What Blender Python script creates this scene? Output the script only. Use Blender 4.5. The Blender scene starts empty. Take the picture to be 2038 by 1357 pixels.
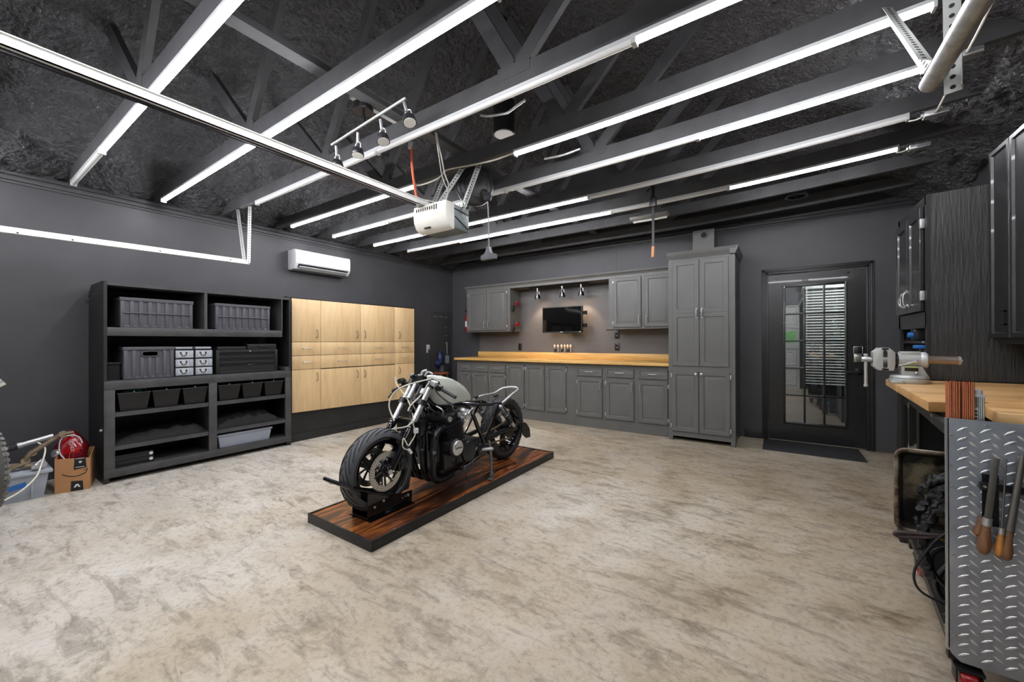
import bpy, bmesh, math, random
from mathutils import Vector, Matrix, noise
random.seed(7)
SC = bpy.context.scene
COL = SC.collection
V = Vector
PI = math.pi
# ------------------------------------------------------------------ camera survey (metres, X along the back wall, Y towards it)
FPX, CPX, CPY, CAMH = 782.03, 1019.0, 678.5, 1.22
RT = V((0.82777152, 0.56105817, -0.00283721))
DN = V((-0.00332194, -0.00015576, -0.99999447))
FW = V((-0.56105551, 0.82777636, 0.00173487))
CAM = V((0, 0, CAMH))
def ray(x, y): return FW + RT*((x-CPX)/FPX) + DN*((y-CPY)/FPX)
def on_x(x, y, X): d = ray(x, y); return CAM + d*(X/d.x)
def on_y(x, y, Y): d = ray(x, y); return CAM + d*(Y/d.y)
def on_z(x, y, Z): d = ray(x, y); return CAM + d*((Z-CAMH)/d.z)

# ------------------------------------------------------------------ objects
def wloc(o):
    p = V((0, 0, 0))
    while o is not None:
        p += o.location; o = o.parent
    return p
def tag(o, label=None, cat=None, group=None, kind=None):
    if label: o['label'] = label
    if cat: o['category'] = cat
    if group: o['group'] = group
    if kind: o['kind'] = kind
    return o
def thing(name, label, cat, loc=(0, 0, 0), group=None, kind=None):
    o = bpy.data.objects.new(name, None); COL.objects.link(o)
    o.location = loc; o.empty_display_size = .05
    return tag(o, label, cat, group, kind)
def build(name, bm, mat, parent=None, sharp=35, label=None):
    """link the mesh held by bm as one object; bm is in room coordinates"""
    bmesh.ops.recalc_face_normals(bm, faces=bm.faces)
    me = bpy.data.meshes.new(name)
    if parent is None:
        xs = [v.co for v in bm.verts]
        lo = V([min(c[i] for c in xs) for i in range(3)]); hi = V([max(c[i] for c in xs) for i in range(3)])
        base = V(((lo.x+hi.x)/2, (lo.y+hi.y)/2, lo.z))
    else:
        base = wloc(parent)
    bmesh.ops.translate(bm, verts=bm.verts, vec=-base)
    bm.to_mesh(me); bm.free()
    for p in me.polygons: p.use_smooth = True
    me.set_sharp_from_angle(angle=math.radians(sharp))
    mats = mat if isinstance(mat, (list, tuple)) else [mat]
    for m in mats: me.materials.append(m)
    o = bpy.data.objects.new(name, me); COL.objects.link(o)
    if parent is None: o.location = base
    else: o.parent = parent
    if label: o['label'] = label
    return o
def single(name, bm, mat, label, cat, group=None, sharp=35):
    return tag(build(name, bm, mat, None, sharp), label, cat, group)
def struct(name, bm, mat, parent=None, sharp=35):
    o = build(name, bm, mat, parent, sharp); o['kind'] = 'structure'; return o
def copy_tree(o, parent=None):
    c = o.copy(); COL.objects.link(c); c.parent = parent
    for ch in list(o.children): copy_tree(ch, c)
    return c
def dup(o, loc=None, rz=None, label=None, group=None):
    c = copy_tree(o)
    if loc is not None: c.location = loc
    if rz is not None: c.rotation_euler = (0, 0, rz)
    if label: c['label'] = label
    if group: c['group'] = group
    return c

# ------------------------------------------------------------------ mesh shapes
def B(): return bmesh.new()
def quadbox(bm, P, bev=0.0):
    vs = [bm.verts.new(p) for p in P]
    fs = [bm.faces.new([vs[i] for i in f]) for f in ((0,1,2,3),(7,6,5,4),(0,4,5,1),(1,5,6,2),(2,6,7,3),(3,7,4,0))]
    if bev > 0:
        es = list({e for f in fs for e in f.edges})
        bmesh.ops.bevel(bm, geom=es, offset=bev, segments=2, affect='EDGES', profile=.5)
def box(bm, x0, y0, z0, x1, y1, z1, bev=0.0):
    x0, x1 = min(x0, x1), max(x0, x1); y0, y1 = min(y0, y1), max(y0, y1); z0, z1 = min(z0, z1), max(z0, z1)
    quadbox(bm, [(x0,y0,z0),(x1,y0,z0),(x1,y1,z0),(x0,y1,z0),(x0,y0,z1),(x1,y0,z1),(x1,y1,z1),(x0,y1,z1)], bev)
    return bm
def frame_of(d, up=None):
    d = V(d).normalized()
    u = V(up) if up is not None else (V((0,0,1)) if abs(d.z) < .9 else V((1,0,0)))
    a = d.cross(u).normalized(); b = a.cross(d).normalized()
    return d, a, b
def beam(bm, p0, p1, w, h, up=None, bev=0.0):
    p0, p1 = V(p0), V(p1); d, a, b = frame_of(p1-p0, up)
    a = a*(w/2); b = b*(h/2)
    quadbox(bm, [p0-a-b, p0+a-b, p0+a+b, p0-a+b, p1-a-b, p1+a-b, p1+a+b, p1-a+b], bev)
    return bm
def rings(bm, loops, cap0=True, cap1=True, closed=True):
    L = [[bm.verts.new(p) for p in lp] for lp in loops]
    n = len(L[0])
    for a, b in zip(L[:-1], L[1:]):
        for i in range(n if closed else n-1):
            j = (i+1) % n
            try: bm.faces.new((a[i], a[j], b[j], b[i]))
            except ValueError: pass
    if cap0 and n > 2: bm.faces.new(list(reversed(L[0])))
    if cap1 and n > 2: bm.faces.new(L[-1])
    return L
def cyl(bm, p0, p1, r0, r1=None, seg=16):
    p0, p1 = V(p0), V(p1); r1 = r0 if r1 is None else r1
    d, a, b = frame_of(p1-p0)
    c = [(math.cos(2*PI*i/seg), math.sin(2*PI*i/seg)) for i in range(seg)]
    rings(bm, [[p0+a*x*r0+b*y*r0 for x, y in c], [p1+a*x*r1+b*y*r1 for x, y in c]])
    return bm
def lathe(bm, prof, origin, axis=(0,0,1), seg=24, cap=True, a0=0.0, a1=None):
    """prof: list of (radius, distance along axis)"""
    o = V(origin); d, a, b = frame_of(axis)
    c = [(math.cos(2*PI*i/seg), math.sin(2*PI*i/seg)) for i in range(seg)]
    rings(bm, [[o+d*t+a*x*max(r,1e-4)+b*y*max(r,1e-4) for x, y in c] for r, t in prof], cap, cap)
    return bm
def ringlathe(bm, prof, origin, axis, seg=48):
    """closed profile (radius, distance) swept round the axis: tyres, rims, rings"""
    o = V(origin); d, a, b = frame_of(axis); n = len(prof)
    L = []
    for i in range(seg):
        x, y = math.cos(2*PI*i/seg), math.sin(2*PI*i/seg)
        L.append([bm.verts.new(o+d*t+(a*x+b*y)*r) for r, t in prof])
    for i in range(seg):
        p, q = L[i], L[(i+1) % seg]
        for k in range(n):
            m = (k+1) % n
            bm.faces.new((p[k], p[m], q[m], q[k]))
    return bm
def spline(pts, k=6, closed=False):
    P = [V(p) for p in pts]
    if len(P) < 3: return P
    out = []
    n = len(P)
    for i in range(n if closed else n-1):
        if closed: p0, p1, p2, p3 = P[i-1], P[i], P[(i+1) % n], P[(i+2) % n]
        else: p0, p1, p2, p3 = P[max(i-1,0)], P[i], P[i+1], P[min(i+2,n-1)]
        for s in range(k):
            t = s/k
            out.append(.5*((2*p1)+(p2-p0)*t+(2*p0-5*p1+4*p2-p3)*t*t+(3*p1-p0-3*p2+p3)*t**3))
    if not closed: out.append(P[-1])
    return out
def tube(bm, pts, r, seg=8, k=5, r1=None, smooth=True, closed=False):
    P = spline(pts, k, closed) if smooth else [V(p) for p in pts]
    n = len(P); d = (P[1]-P[0]).normalized()
    a = d.orthogonal().normalized()
    loops = []
    for i, p in enumerate(P):
        if closed: t = (P[(i+1) % n]-P[i-1]).normalized()
        else: t = (P[min(i+1,n-1)]-P[max(i-1,0)]).normalized()
        a = (a-t*a.dot(t))
        a = a.normalized() if a.length > 1e-6 else t.orthogonal().normalized()
        b = t.cross(a)
        rr = r if r1 is None else r+(r1-r)*i/(n-1)
        loops.append([p+a*math.cos(2*PI*j/seg)*rr+b*math.sin(2*PI*j/seg)*rr for j in range(seg)])
    if closed:
        loops.append(loops[0]); rings(bm, loops, False, False); bmesh.ops.remove_doubles(bm, verts=bm.verts, dist=1e-6)
    else: rings(bm, loops)
    return bm
def prism(bm, poly, F, t0, t1, bev=0.0):
    """poly in (u,v); F maps (u,v,n) to room"""
    a = [bm.verts.new(F(u, v, t0)) for u, v in poly]; b = [bm.verts.new(F(u, v, t1)) for u, v in poly]
    fs = [bm.faces.new(list(reversed(a))), bm.faces.new(b)]
    n = len(poly)
    for i in range(n):
        j = (i+1) % n; fs.append(bm.faces.new((a[i], a[j], b[j], b[i])))
    if bev > 0:
        es = list({e for f in fs[:2] for e in f.edges})
        bmesh.ops.bevel(bm, geom=es, offset=bev, segments=2, affect='EDGES', profile=.5)
    return bm
def FY(Y, s=-1):   # plane facing -Y (s=-1): u=X, v=Z, n towards the room
    return lambda u, v, n: V((u, Y+s*n, v))
def FX(X, s=1):    # plane facing +X: u=Y, v=Z
    return lambda u, v, n: V((X+s*n, u, v))
def FZ(Z, s=1):
    return lambda u, v, n: V((u, v, Z+s*n))
def panel(bm, F, u0, v0, u1, v1, prof, back=0.0):
    """nested rectangles: prof = [(inset, height)...]; raised / recessed panel fronts"""
    lp = [[F(u0, v0, back), F(u1, v0, back), F(u1, v1, back), F(u0, v1, back)]]
    for i, h in prof:
        lp.append([F(u0+i, v0+i, h), F(u1-i, v0+i, h), F(u1-i, v1-i, h), F(u0+i, v1-i, h)])
    rings(bm, lp)
    return bm
RAISED = [(0,.015),(.004,.019),(.046,.019),(.050,.017),(.054,.009),(.064,.009),(.086,.017),(.088,.017)]
SMALLR = [(0,.013),(.004,.018),(.020,.018),(.024,.011),(.030,.011),(.040,.016),(.042,.016)]
SHAKER = [(0,.018),(.002,.020),(.062,.020),(.064,.012),(.070,.011)]
def rrect(u0, v0, u1, v1, r, k=4):
    out = []
    for cx, cy, a in ((u1-r, v0+r, -PI/2), (u1-r, v1-r, 0), (u0+r, v1-r, PI/2), (u0+r, v0+r, PI)):
        for i in range(k+1):
            t = a+PI/2*i/k; out.append((cx+r*math.cos(t), cy+r*math.sin(t)))
    return out
def text(name, s, mat, parent, size, origin, ux, uy, depth=.0006, label=None):
    """lettering as a thin mesh, ux = reading direction, uy = up"""
    cu = bpy.data.curves.new(name, 'FONT'); cu.body = s; cu.size = size; cu.extrude = depth; cu.align_x = 'CENTER'; cu.align_y = 'CENTER'
    t = bpy.data.objects.new(name, cu); COL.objects.link(t)
    dg = bpy.context.evaluated_depsgraph_get(); me = bpy.data.meshes.new_from_object(t.evaluated_get(dg))
    bpy.data.objects.remove(t)
    ux = V(ux).normalized(); uy = V(uy).normalized(); un = ux.cross(uy)
    R = Matrix((ux, uy, un)).transposed().to_4x4()
    me.transform(Matrix.Translation(V(origin)-wloc(parent)) @ R)
    me.materials.clear(); me.materials.append(mat)
    o = bpy.data.objects.new(name, me); COL.objects.link(o); o.parent = parent
    if label: o['label'] = label
    return o

# ------------------------------------------------------------------ materials
def lin(c):
    return tuple(((x/255)/12.92 if x/255 <= .04045 else ((x/255+.055)/1.055)**2.4) for x in c)+(1,)
MATS = {}
def M(name, col, rough=.5, metal=0.0, col2=None, vscale=6, vstretch=(1,1,1), bump=0.0, bscale=60, bstretch=(1,1,1), spec=.5, coat=0.0, detail=4, rvar=0.0, contrast=(.35,.65)):
    m = bpy.data.materials.new(name); m.use_nodes = True; nt = m.node_tree; N = nt.nodes; L = nt.links
    p = N['Principled BSDF']
    p.inputs['Base Color'].default_value = lin(col); p.inputs['Roughness'].default_value = rough; p.inputs['Metallic'].default_value = metal
    p.inputs['Specular IOR Level'].default_value = spec; p.inputs['Coat Weight'].default_value = coat
    tc = N.new('ShaderNodeTexCoord')
    def noise_n(sc, st, det=4):
        mp = N.new('ShaderNodeMapping'); mp.inputs['Scale'].default_value = st; L.new(tc.outputs['Object'], mp.inputs['Vector'])
        nz = N.new('ShaderNodeTexNoise'); nz.inputs['Scale'].default_value = sc; nz.inputs['Detail'].default_value = det; nz.inputs['Roughness'].default_value = .6
        L.new(mp.outputs['Vector'], nz.inputs['Vector']); return nz
    if col2 is not None:
        nz = noise_n(vscale, vstretch, detail)
        r = N.new('ShaderNodeValToRGB'); r.color_ramp.elements[0].position = contrast[0]; r.color_ramp.elements[1].position = contrast[1]
        r.color_ramp.elements[0].color = lin(col); r.color_ramp.elements[1].color = lin(col2)
        L.new(nz.outputs['Fac'], r.inputs['Fac']); L.new(r.outputs['Color'], p.inputs['Base Color'])
    if bump > 0:
        nz = noise_n(bscale, bstretch, 5)
        b = N.new('ShaderNodeBump'); b.inputs['Strength'].default_value = bump; b.inputs['Distance'].default_value = .01
        L.new(nz.outputs['Fac'], b.inputs['Height']); L.new(b.outputs['Normal'], p.inputs['Normal'])
    if rvar > 0:
        nz = noise_n(9, (1,1,1), 5)
        mr = N.new('ShaderNodeMapRange'); mr.inputs['To Min'].default_value = max(rough-rvar, .05); mr.inputs['To Max'].default_value = min(rough+rvar, 1)
        L.new(nz.outputs['Fac'], mr.inputs['Value']); L.new(mr.outputs['Result'], p.inputs['Roughness'])
    MATS[name] = m
    return m
def Emit(name, col, strength):
    m = bpy.data.materials.new(name); m.use_nodes = True; p = m.node_tree.nodes['Principled BSDF']
    p.inputs['Base Color'].default_value = (.8,.8,.8,1); p.inputs['Emission Color'].default_value = lin(col); p.inputs['Emission Strength'].default_value = strength
    return m
def nodes_of(name, rough=.5):
    m = bpy.data.materials.new(name); m.use_nodes = True; nt = m.node_tree
    p = nt.nodes['Principled BSDF']; p.inputs['Roughness'].default_value = rough
    return m, nt.nodes, nt.links, p
def ramp(N, stops):
    r = N.new('ShaderNodeValToRGB'); e = r.color_ramp.elements
    while len(e) < len(stops): e.new(.5)
    for el, (t, c) in zip(e, stops): el.position = t; el.color = lin(c)
    return r
def mapped(N, L, scale, out='Object', rot=(0,0,0)):
    tc = N.new('ShaderNodeTexCoord'); mp = N.new('ShaderNodeMapping'); mp.inputs['Scale'].default_value = scale; mp.inputs['Rotation'].default_value = rot
    L.new(tc.outputs[out], mp.inputs['Vector']); return mp
def noise_t(N, L, vec, scale, detail=4, rough=.55, dist=0.0):
    n = N.new('ShaderNodeTexNoise'); n.inputs['Scale'].default_value = scale; n.inputs['Detail'].default_value = detail; n.inputs['Roughness'].default_value = rough; n.inputs['Distortion'].default_value = dist
    L.new(vec.outputs[0], n.inputs['Vector']); return n
def mix(N, L, a, b, fac, mode='MIX'):
    x = N.new('ShaderNodeMix'); x.data_type = 'RGBA'; x.blend_type = mode
    for sock, val in ((x.inputs[6], a), (x.inputs[7], b), (x.inputs[0], fac)):
        if hasattr(val, 'is_output'): L.new(val, sock)
        else: sock.default_value = val
    return x.outputs[2]

def concrete():
    m, N, L, p = nodes_of('polished_concrete', .42)
    v = mapped(N, L, (1,1,1))
    big = noise_t(N, L, v, .50, 3, .55, .3)
    mid = noise_t(N, L, v, 2.1, 9, .72, .35)
    mid2 = noise_t(N, L, mapped(N, L, (1.0, 1.9, 1), rot=(0,0,.5)), 5.5, 9, .74, .5)
    fine = noise_t(N, L, v, 34, 6, .75, .3)
    streak = noise_t(N, L, mapped(N, L, (1.0, 3.4, 1), rot=(0,0,-.25)), 3.4, 8, .7, .5)
    tcf = N.new('ShaderNodeTexCoord'); sxf = N.new('ShaderNodeSeparateXYZ'); L.new(tcf.outputs['Object'], sxf.inputs[0])
    def mth_(op, a, b_):
        n = N.new('ShaderNodeMath'); n.operation = op
        for k, q in enumerate((a, b_)):
            if hasattr(q, 'is_output'): L.new(q, n.inputs[k])
            else: n.inputs[k].default_value = q
        return n.outputs[0]
    drift = mth_('ADD', mth_('ADD', mth_('MULTIPLY', sxf.outputs['X'], .040), mth_('MULTIPLY', sxf.outputs['Y'], .036)), .005)
    bigv = mth_('ADD', big.outputs['Fac'], drift)
    c_big = ramp(N, [(.34,(206,203,196)),(.46,(194,185,168)),(.55,(170,154,128)),(.66,(142,124,98))])
    L.new(bigv, c_big.inputs['Fac'])
    c_mid = ramp(N, [(.30,(150,135,113)),(.44,(182,169,149)),(.54,(194,185,169)),(.68,(207,202,192))])
    L.new(mid.outputs['Fac'], c_mid.inputs['Fac'])
    c = mix(N, L, c_big.outputs['Color'], c_mid.outputs['Color'], .5)
    m2 = ramp(N, [(.35,(128,114,94)),(.50,(255,255,255))]); L.new(mid2.outputs['Fac'], m2.inputs['Fac'])
    c = mix(N, L, c, m2.outputs['Color'], .42, 'MULTIPLY')
    sr = ramp(N, [(.38,(120,108,92)),(.47,(255,255,255))]); L.new(streak.outputs['Fac'], sr.inputs['Fac'])
    c = mix(N, L, c, sr.outputs['Color'], .40, 'MULTIPLY')
    fr = ramp(N, [(.30,(150,146,138)),(.50,(255,255,255))]); L.new(fine.outputs['Fac'], fr.inputs['Fac'])
    c = mix(N, L, c, fr.outputs['Color'], .55, 'MULTIPLY')
    # hairline cracks
    vo = N.new('ShaderNodeTexVoronoi'); vo.feature = 'DISTANCE_TO_EDGE'; vo.inputs['Scale'].default_value = .42
    dn = noise_t(N, L, v, 3.0, 6, .6); sub = N.new('ShaderNodeMix'); sub.data_type = 'RGBA'; sub.inputs[0].default_value = .14
    L.new(v.outputs[0], sub.inputs[6]); L.new(dn.outputs['Color'], sub.inputs[7]); L.new(sub.outputs[2], vo.inputs['Vector'])
    cr = ramp(N, [(0,(96,86,74)),(.0035,(255,255,255))]); L.new(vo.outputs['Distance'], cr.inputs['Fac'])
    c = mix(N, L, c, cr.outputs['Color'], .10, 'MULTIPLY')
    L.new(c, p.inputs['Base Color'])
    rr = N.new('ShaderNodeMapRange'); rr.inputs['To Min'].default_value = .3; rr.inputs['To Max'].default_value = .62
    L.new(mid.outputs['Fac'], rr.inputs['Value']); L.new(rr.outputs['Result'], p.inputs['Roughness'])
    b = N.new('ShaderNodeBump'); b.inputs['Strength'].default_value = .12; b.inputs['Distance'].default_value = .006
    L.new(fine.outputs['Fac'], b.inputs['Height']); L.new(b.outputs['Normal'], p.inputs['Normal'])
    return m
def wood(name, stops, axis='Y', grain=14, stretch=.12, plank=None, rough=.45, plankvar=.35, bump=.1, fine=.35, coat=0.0):
    """grain runs along axis; plank = board width across (axis letter, width)"""
    m, N, L, p = nodes_of(name, rough); p.inputs['Coat Weight'].default_value = coat
    sc = {'X': (stretch,1,1), 'Y': (1,stretch,1), 'Z': (1,1,stretch)}[axis]
    v = mapped(N, L, sc)
    off = v
    if plank:
        tc = N.new('ShaderNodeTexCoord'); sx = N.new('ShaderNodeSeparateXYZ'); L.new(tc.outputs['Object'], sx.inputs[0])
        d = N.new('ShaderNodeMath'); d.operation = 'DIVIDE'; d.inputs[1].default_value = plank[1]; L.new(sx.outputs[plank[0]], d.inputs[0])
        fl = N.new('ShaderNodeMath'); fl.operation = 'FLOOR'; L.new(d.outputs[0], fl.inputs[0])
        wn = N.new('ShaderNodeTexWhiteNoise'); wn.noise_dimensions = '1D'; L.new(fl.outputs[0], wn.inputs['W'])
        ad = N.new('ShaderNodeVectorMath'); ad.operation = 'MULTIPLY_ADD'; ad.inputs[1].default_value = (7,7,7)
        L.new(wn.outputs['Color'], ad.inputs[0]); L.new(v.outputs[0], ad.inputs[2]); off = ad
    n1 = noise_t(N, L, off, grain, 6, .6, 1.4)
    r = ramp(N, stops); L.new(n1.outputs['Fac'], r.inputs['Fac'])
    c = r.outputs['Color']
    n2 = noise_t(N, L, off, grain*5, 4, .7, .3)
    fr = ramp(N, [(.35,(170,150,130)),(.6,(255,255,255))]); L.new(n2.outputs['Fac'], fr.inputs['Fac'])
    c = mix(N, L, c, fr.outputs['Color'], fine, 'MULTIPLY')
    if plank:
        pr = ramp(N, [(0,(150,140,130)),(1,(255,255,255))]); L.new(wn.outputs['Value'], pr.inputs['Fac'])
        c = mix(N, L, c, pr.outputs['Color'], plankvar, 'MULTIPLY')
        fc = N.new('ShaderNodeMath'); fc.operation = 'FRACT'; L.new(d.outputs[0], fc.inputs[0])
        gr = ramp(N, [(0,(90,80,70)),(.012,(255,255,255))]); L.new(fc.outputs[0], gr.inputs['Fac'])
        c = mix(N, L, c, gr.outputs['Color'], .6, 'MULTIPLY')
    L.new(c, p.inputs['Base Color'])
    b = N.new('ShaderNodeBump'); b.inputs['Strength'].default_value = bump; b.inputs['Distance'].default_value = .004
    L.new(n2.outputs['Fac'], b.inputs['Height']); L.new(b.outputs['Normal'], p.inputs['Normal'])
    return m
def foam():
    m, N, L, p = nodes_of('black_spray_foam', .30)
    v = mapped(N, L, (1,1,1))
    wob = noise_t(N, L, v, 9, 3, .6); mx = N.new('ShaderNodeVectorMath'); mx.operation = 'MULTIPLY_ADD'; mx.inputs[1].default_value = (.10,.10,.10)
    L.new(wob.outputs['Color'], mx.inputs[0]); L.new(v.outputs[0], mx.inputs[2])
    vo = N.new('ShaderNodeTexVoronoi'); vo.feature = 'SMOOTH_F1'; vo.inputs['Scale'].default_value = 24; vo.inputs['Smoothness'].default_value = .35; L.new(mx.outputs[0], vo.inputs['Vector'])
    c = noise_t(N, L, v, 58, 3, .6, .6)
    ad = N.new('ShaderNodeMath'); ad.operation = 'MULTIPLY_ADD'; ad.inputs[1].default_value = -1.0
    L.new(vo.outputs['Distance'], ad.inputs[0]); L.new(c.outputs['Fac'], ad.inputs[2])
    b = N.new('ShaderNodeBump'); b.inputs['Strength'].default_value = 1.0; b.inputs['Distance'].default_value = .045
    L.new(ad.outputs[0], b.inputs['Height']); L.new(b.outputs['Normal'], p.inputs['Normal'])
    p.inputs['Base Color'].default_value = lin((92,92,95)); p.inputs['Specular IOR Level'].default_value = .7
    return m
def glass(name='clear_glass', ior=3.2, tint=(235,240,240)):
    m = bpy.data.materials.new(name); m.use_nodes = True; nt = m.node_tree; N = nt.nodes; L = nt.links
    N.remove(N['Principled BSDF']); o = N['Material Output']
    t = N.new('ShaderNodeBsdfTransparent'); t.inputs['Color'].default_value = lin(tint)
    g = N.new('ShaderNodeBsdfGlossy'); g.inputs['Roughness'].default_value = .01
    f = N.new('ShaderNodeFresnel'); f.inputs['IOR'].default_value = ior
    x = N.new('ShaderNodeMixShader'); L.new(f.outputs[0], x.inputs[0]); L.new(t.outputs[0], x.inputs[1]); L.new(g.outputs[0], x.inputs[2]); L.new(x.outputs[0], o.inputs['Surface'])
    return m
concrete_m = concrete()
foam_m = foam()
wall_m = M('black_wall_paint', (72,72,75), .50, bump=.06, bscale=120, col2=(66,66,69), vscale=2)
beam_m = M('black_painted_lumber', (84,84,86), .55, col2=(72,72,74), vscale=5, bump=.12, bscale=40, bstretch=(1,4,4))
blk_m = M('black_painted_wood', (40,40,41), .42, col2=(33,33,34), vscale=7, bump=.15, bscale=30, bstretch=(4,4,1))
shelf_m = M('black_shelf_paint', (74,74,75), .45, col2=(60,60,61), vscale=8, bump=.15, bscale=35, bstretch=(4,1,4))
gray_m = M('charcoal_cabinet_paint', (98,98,96), .40, col2=(92,92,90), vscale=3, bump=.05, bscale=90)
gloss_m = M('black_gloss_paint', (32,32,33), .34, bump=.10, bscale=25, bstretch=(3,3,.6), col2=(24,24,25), vscale=9, coat=.2)
ply_m = M('black_stained_plywood', (62,62,62), .42, col2=(48,48,48), vscale=3, bump=.6, bscale=26, bstretch=(3,3,.35))
maple_m = wood('maple_veneer', [(.25,(206,172,124)),(.5,(222,190,143)),(.75,(228,200,156))], 'Z', 7, .10, rough=.45, bump=.03, fine=.16)
pine_m = wood('pine_board', [(.25,(196,146,78)),(.5,(221,177,104)),(.75,(232,194,124))], 'X', 7, .08, rough=.4, bump=.03, fine=.25)
block_m = wood('butcher_block', [(.2,(184,128,74)),(.45,(214,166,106)),(.65,(232,194,138)),(.85,(206,152,92))], 'X', 5, .10, plank=('Y', .045), rough=.38, bump=.03, fine=.22, plankvar=.4)
deck_m = wood('burnt_pine_planks', [(.34,(26,18,15)),(.43,(58,35,23)),(.49,(118,66,34)),(.54,(196,118,56)),(.58,(96,54,29)),(.66,(40,26,19)),(.76,(150,86,42))], 'Y', 6, .13, plank=('X', .130), rough=.30, bump=.10, fine=.6, plankvar=.5, coat=.2)
chrome_m = M('polished_chrome', (222,224,226), .22, .75)
steel_m = M('satin_steel', (190,192,194), .36, .75, bump=.03, bscale=200)
galv_m = M('galvanised_steel', (196,198,196), .45, .75, col2=(172,174,174), vscale=40)
white_m = M('white_powder_coat', (240,240,236), .42)
wplast_m = M('white_plastic', (212,214,215), .28)
bmetal_m = M('black_satin_metal', (40,40,43), .28, .45)
bplast_m = M('black_plastic', (24,24,25), .38)
bgloss_m = M('black_gloss_enamel', (14,14,17), .12, .2, coat=.4)
crate_m = M('dark_gray_plastic', (82,83,88), .5, bump=.05, bscale=200)
rubber_m = M('tyre_rubber', (44,45,48), .62, bump=.1, bscale=60)
cloth_m = M('black_cloth', (26,26,27), .85, bump=.3, bscale=150)
red_m = M('red_enamel', (150,16,22), .25, coat=.3)
rust_m = M('rusty_steel', (104,84,62), .6, .4, col2=(132,120,100), vscale=14, bump=.2, bscale=60)
tank_m = M('bare_primer_green_grey', (172,178,168), .45, .1, col2=(186,188,178), vscale=5, bump=.04, bscale=40)
cream_m = M('cream_cable', (214,210,196), .45)
orange_m = M('orange_cord', (208,96,58), .5)
copper_m = M('copper', (196,116,84), .35, .6, col2=(196,120,84), vscale=60, vstretch=(1,1,.05))
alu_m = M('brushed_aluminium', (206,208,210), .32, .75, bump=.04, bscale=120)
visegray_m = M('grey_hammered_enamel', (178,181,180), .38, .30, bump=.06, bscale=160)
cardb_m = M('corrugated_cardboard', (176,130,88), .75, col2=(168,122,80), vscale=6, bump=.05, bscale=90)
black_m = M('flat_black', (14,14,14), .7)
dark_m = M('near_black', (10,10,11), .5)
# ------------------------------------------------------------------ the setting
XL, XR, YB, YF = -5.38, 1.42, 5.83, -0.70
RIDGE_X, EAVE_Z, PITCH = -2.2, 2.66, .5
def foam_z(x): return EAVE_Z + (min(x-XL, 1.25-x))*PITCH if True else 0
b = B(); box(b, XL-.15, YF-.15, -.12, XR+.15, YB+.15, 0); struct('floor', b, concrete_m)
b = B(); box(b, XL-.12, YF-.12, 0, XL, YB+.12, 2.80); struct('wall_left', b, wall_m)
b = B(); box(b, XR, YF-.12, 0, XR+.12, YB+.12, 2.80); struct('wall_right', b, wall_m)
b = B()
box(b, XL, YB, 0, -.105, YB+.12, 4.6); box(b, .812, YB, 0, XR, YB+.12, 4.6); box(b, -.105, YB, 2.04, .812, YB+.12, 4.6)
box(b, -5.375, YB-.004, 1.400, -4.69, YB, 1.412); box(b, -2.034, YB-.003, 2.24, -2.028, YB, 2.63)
struct('wall_back', b, wall_m)
DX0, DX1, DZ = -4.60, .45, 2.14
b = B(); box(b, XL, YF-.12, 0, DX0, YF, 4.6); box(b, DX1, YF-.12, 0, XR, YF, 4.6); box(b, DX0, YF-.12, DZ, DX1, YF, 4.6); struct('wall_front', b, wall_m)
# sprayed foam on the underside of the gable roof
b = B()
nx, ny = 330, 316
gx = [XL-.04+(XR-XL+.08)*i/nx for i in range(nx+1)]; gy = [YF-.05+(YB-YF+.1)*j/ny for j in range(ny+1)]
gv = []
for x in gx:
    row = []
    for y in gy:
        z = EAVE_Z+.02+min(x-XL, max(1.30-x, -.05))*PITCH
        t = abs(((y-.70)/.595) % 1-.5)*2           # thicker in mid bay, thin at the rafters
        n = noise.noise(V((x*2.2, y*2.2, 3)))*.05+noise.noise(V((x*7, y*7, 9)))*.032+noise.noise(V((x*14, y*13, 5)))*.026+noise.noise(V((x*27, y*25, 2)))*.016
        row.append(b.verts.new((x, y, z+n-.035*(1-t))))
    gv.append(row)
for i in range(nx):
    for j in range(ny): b.faces.new((gv[i][j], gv[i+1][j], gv[i+1][j+1], gv[i][j+1]))
ceil = struct('ceiling', b, foam_m, sharp=180)
b = B()
for s in (0, 1):
    x0, z0, x1, z1 = ((XL-.3, 2.72, RIDGE_X+.05, 4.55), (XR+.3, 2.72, RIDGE_X-.05, 4.55))[s]
    beam(b, ((x0+x1)/2, YF-.4, (z0+z1)/2+.12), ((x0+x1)/2, YB+.4, (z0+z1)/2+.12), math.hypot(x1-x0, z1-z0), .05, up=V((z1-z0, 0, -(x1-x0))) if s == 0 else V((-(z1-z0), 0, x1-x0)))
struct('roof', b, wall_m)
# crown trim and baseboards
b = B()
for z0, z1, d in ((2.575, 2.60, .012), (2.60, 2.64, .026), (2.64, 2.675, .045)): box(b, XL, YF, z0, XL+d, YB, z1, .003)
struct('trim_1', b, wall_m)
b = B()
for z0, z1, d in ((2.645, 2.668, .012), (2.668, 2.705, .026), (2.705, 2.74, .045)): box(b, XL, YB-d, z0, XR, YB, z1, .003)
struct('trim_2', b, wall_m)
b = B(); box(b, -.36, YB-.016, 0, -.172, YB, .095, .004); struct('baseboard_back', b, blk_m)
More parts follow.
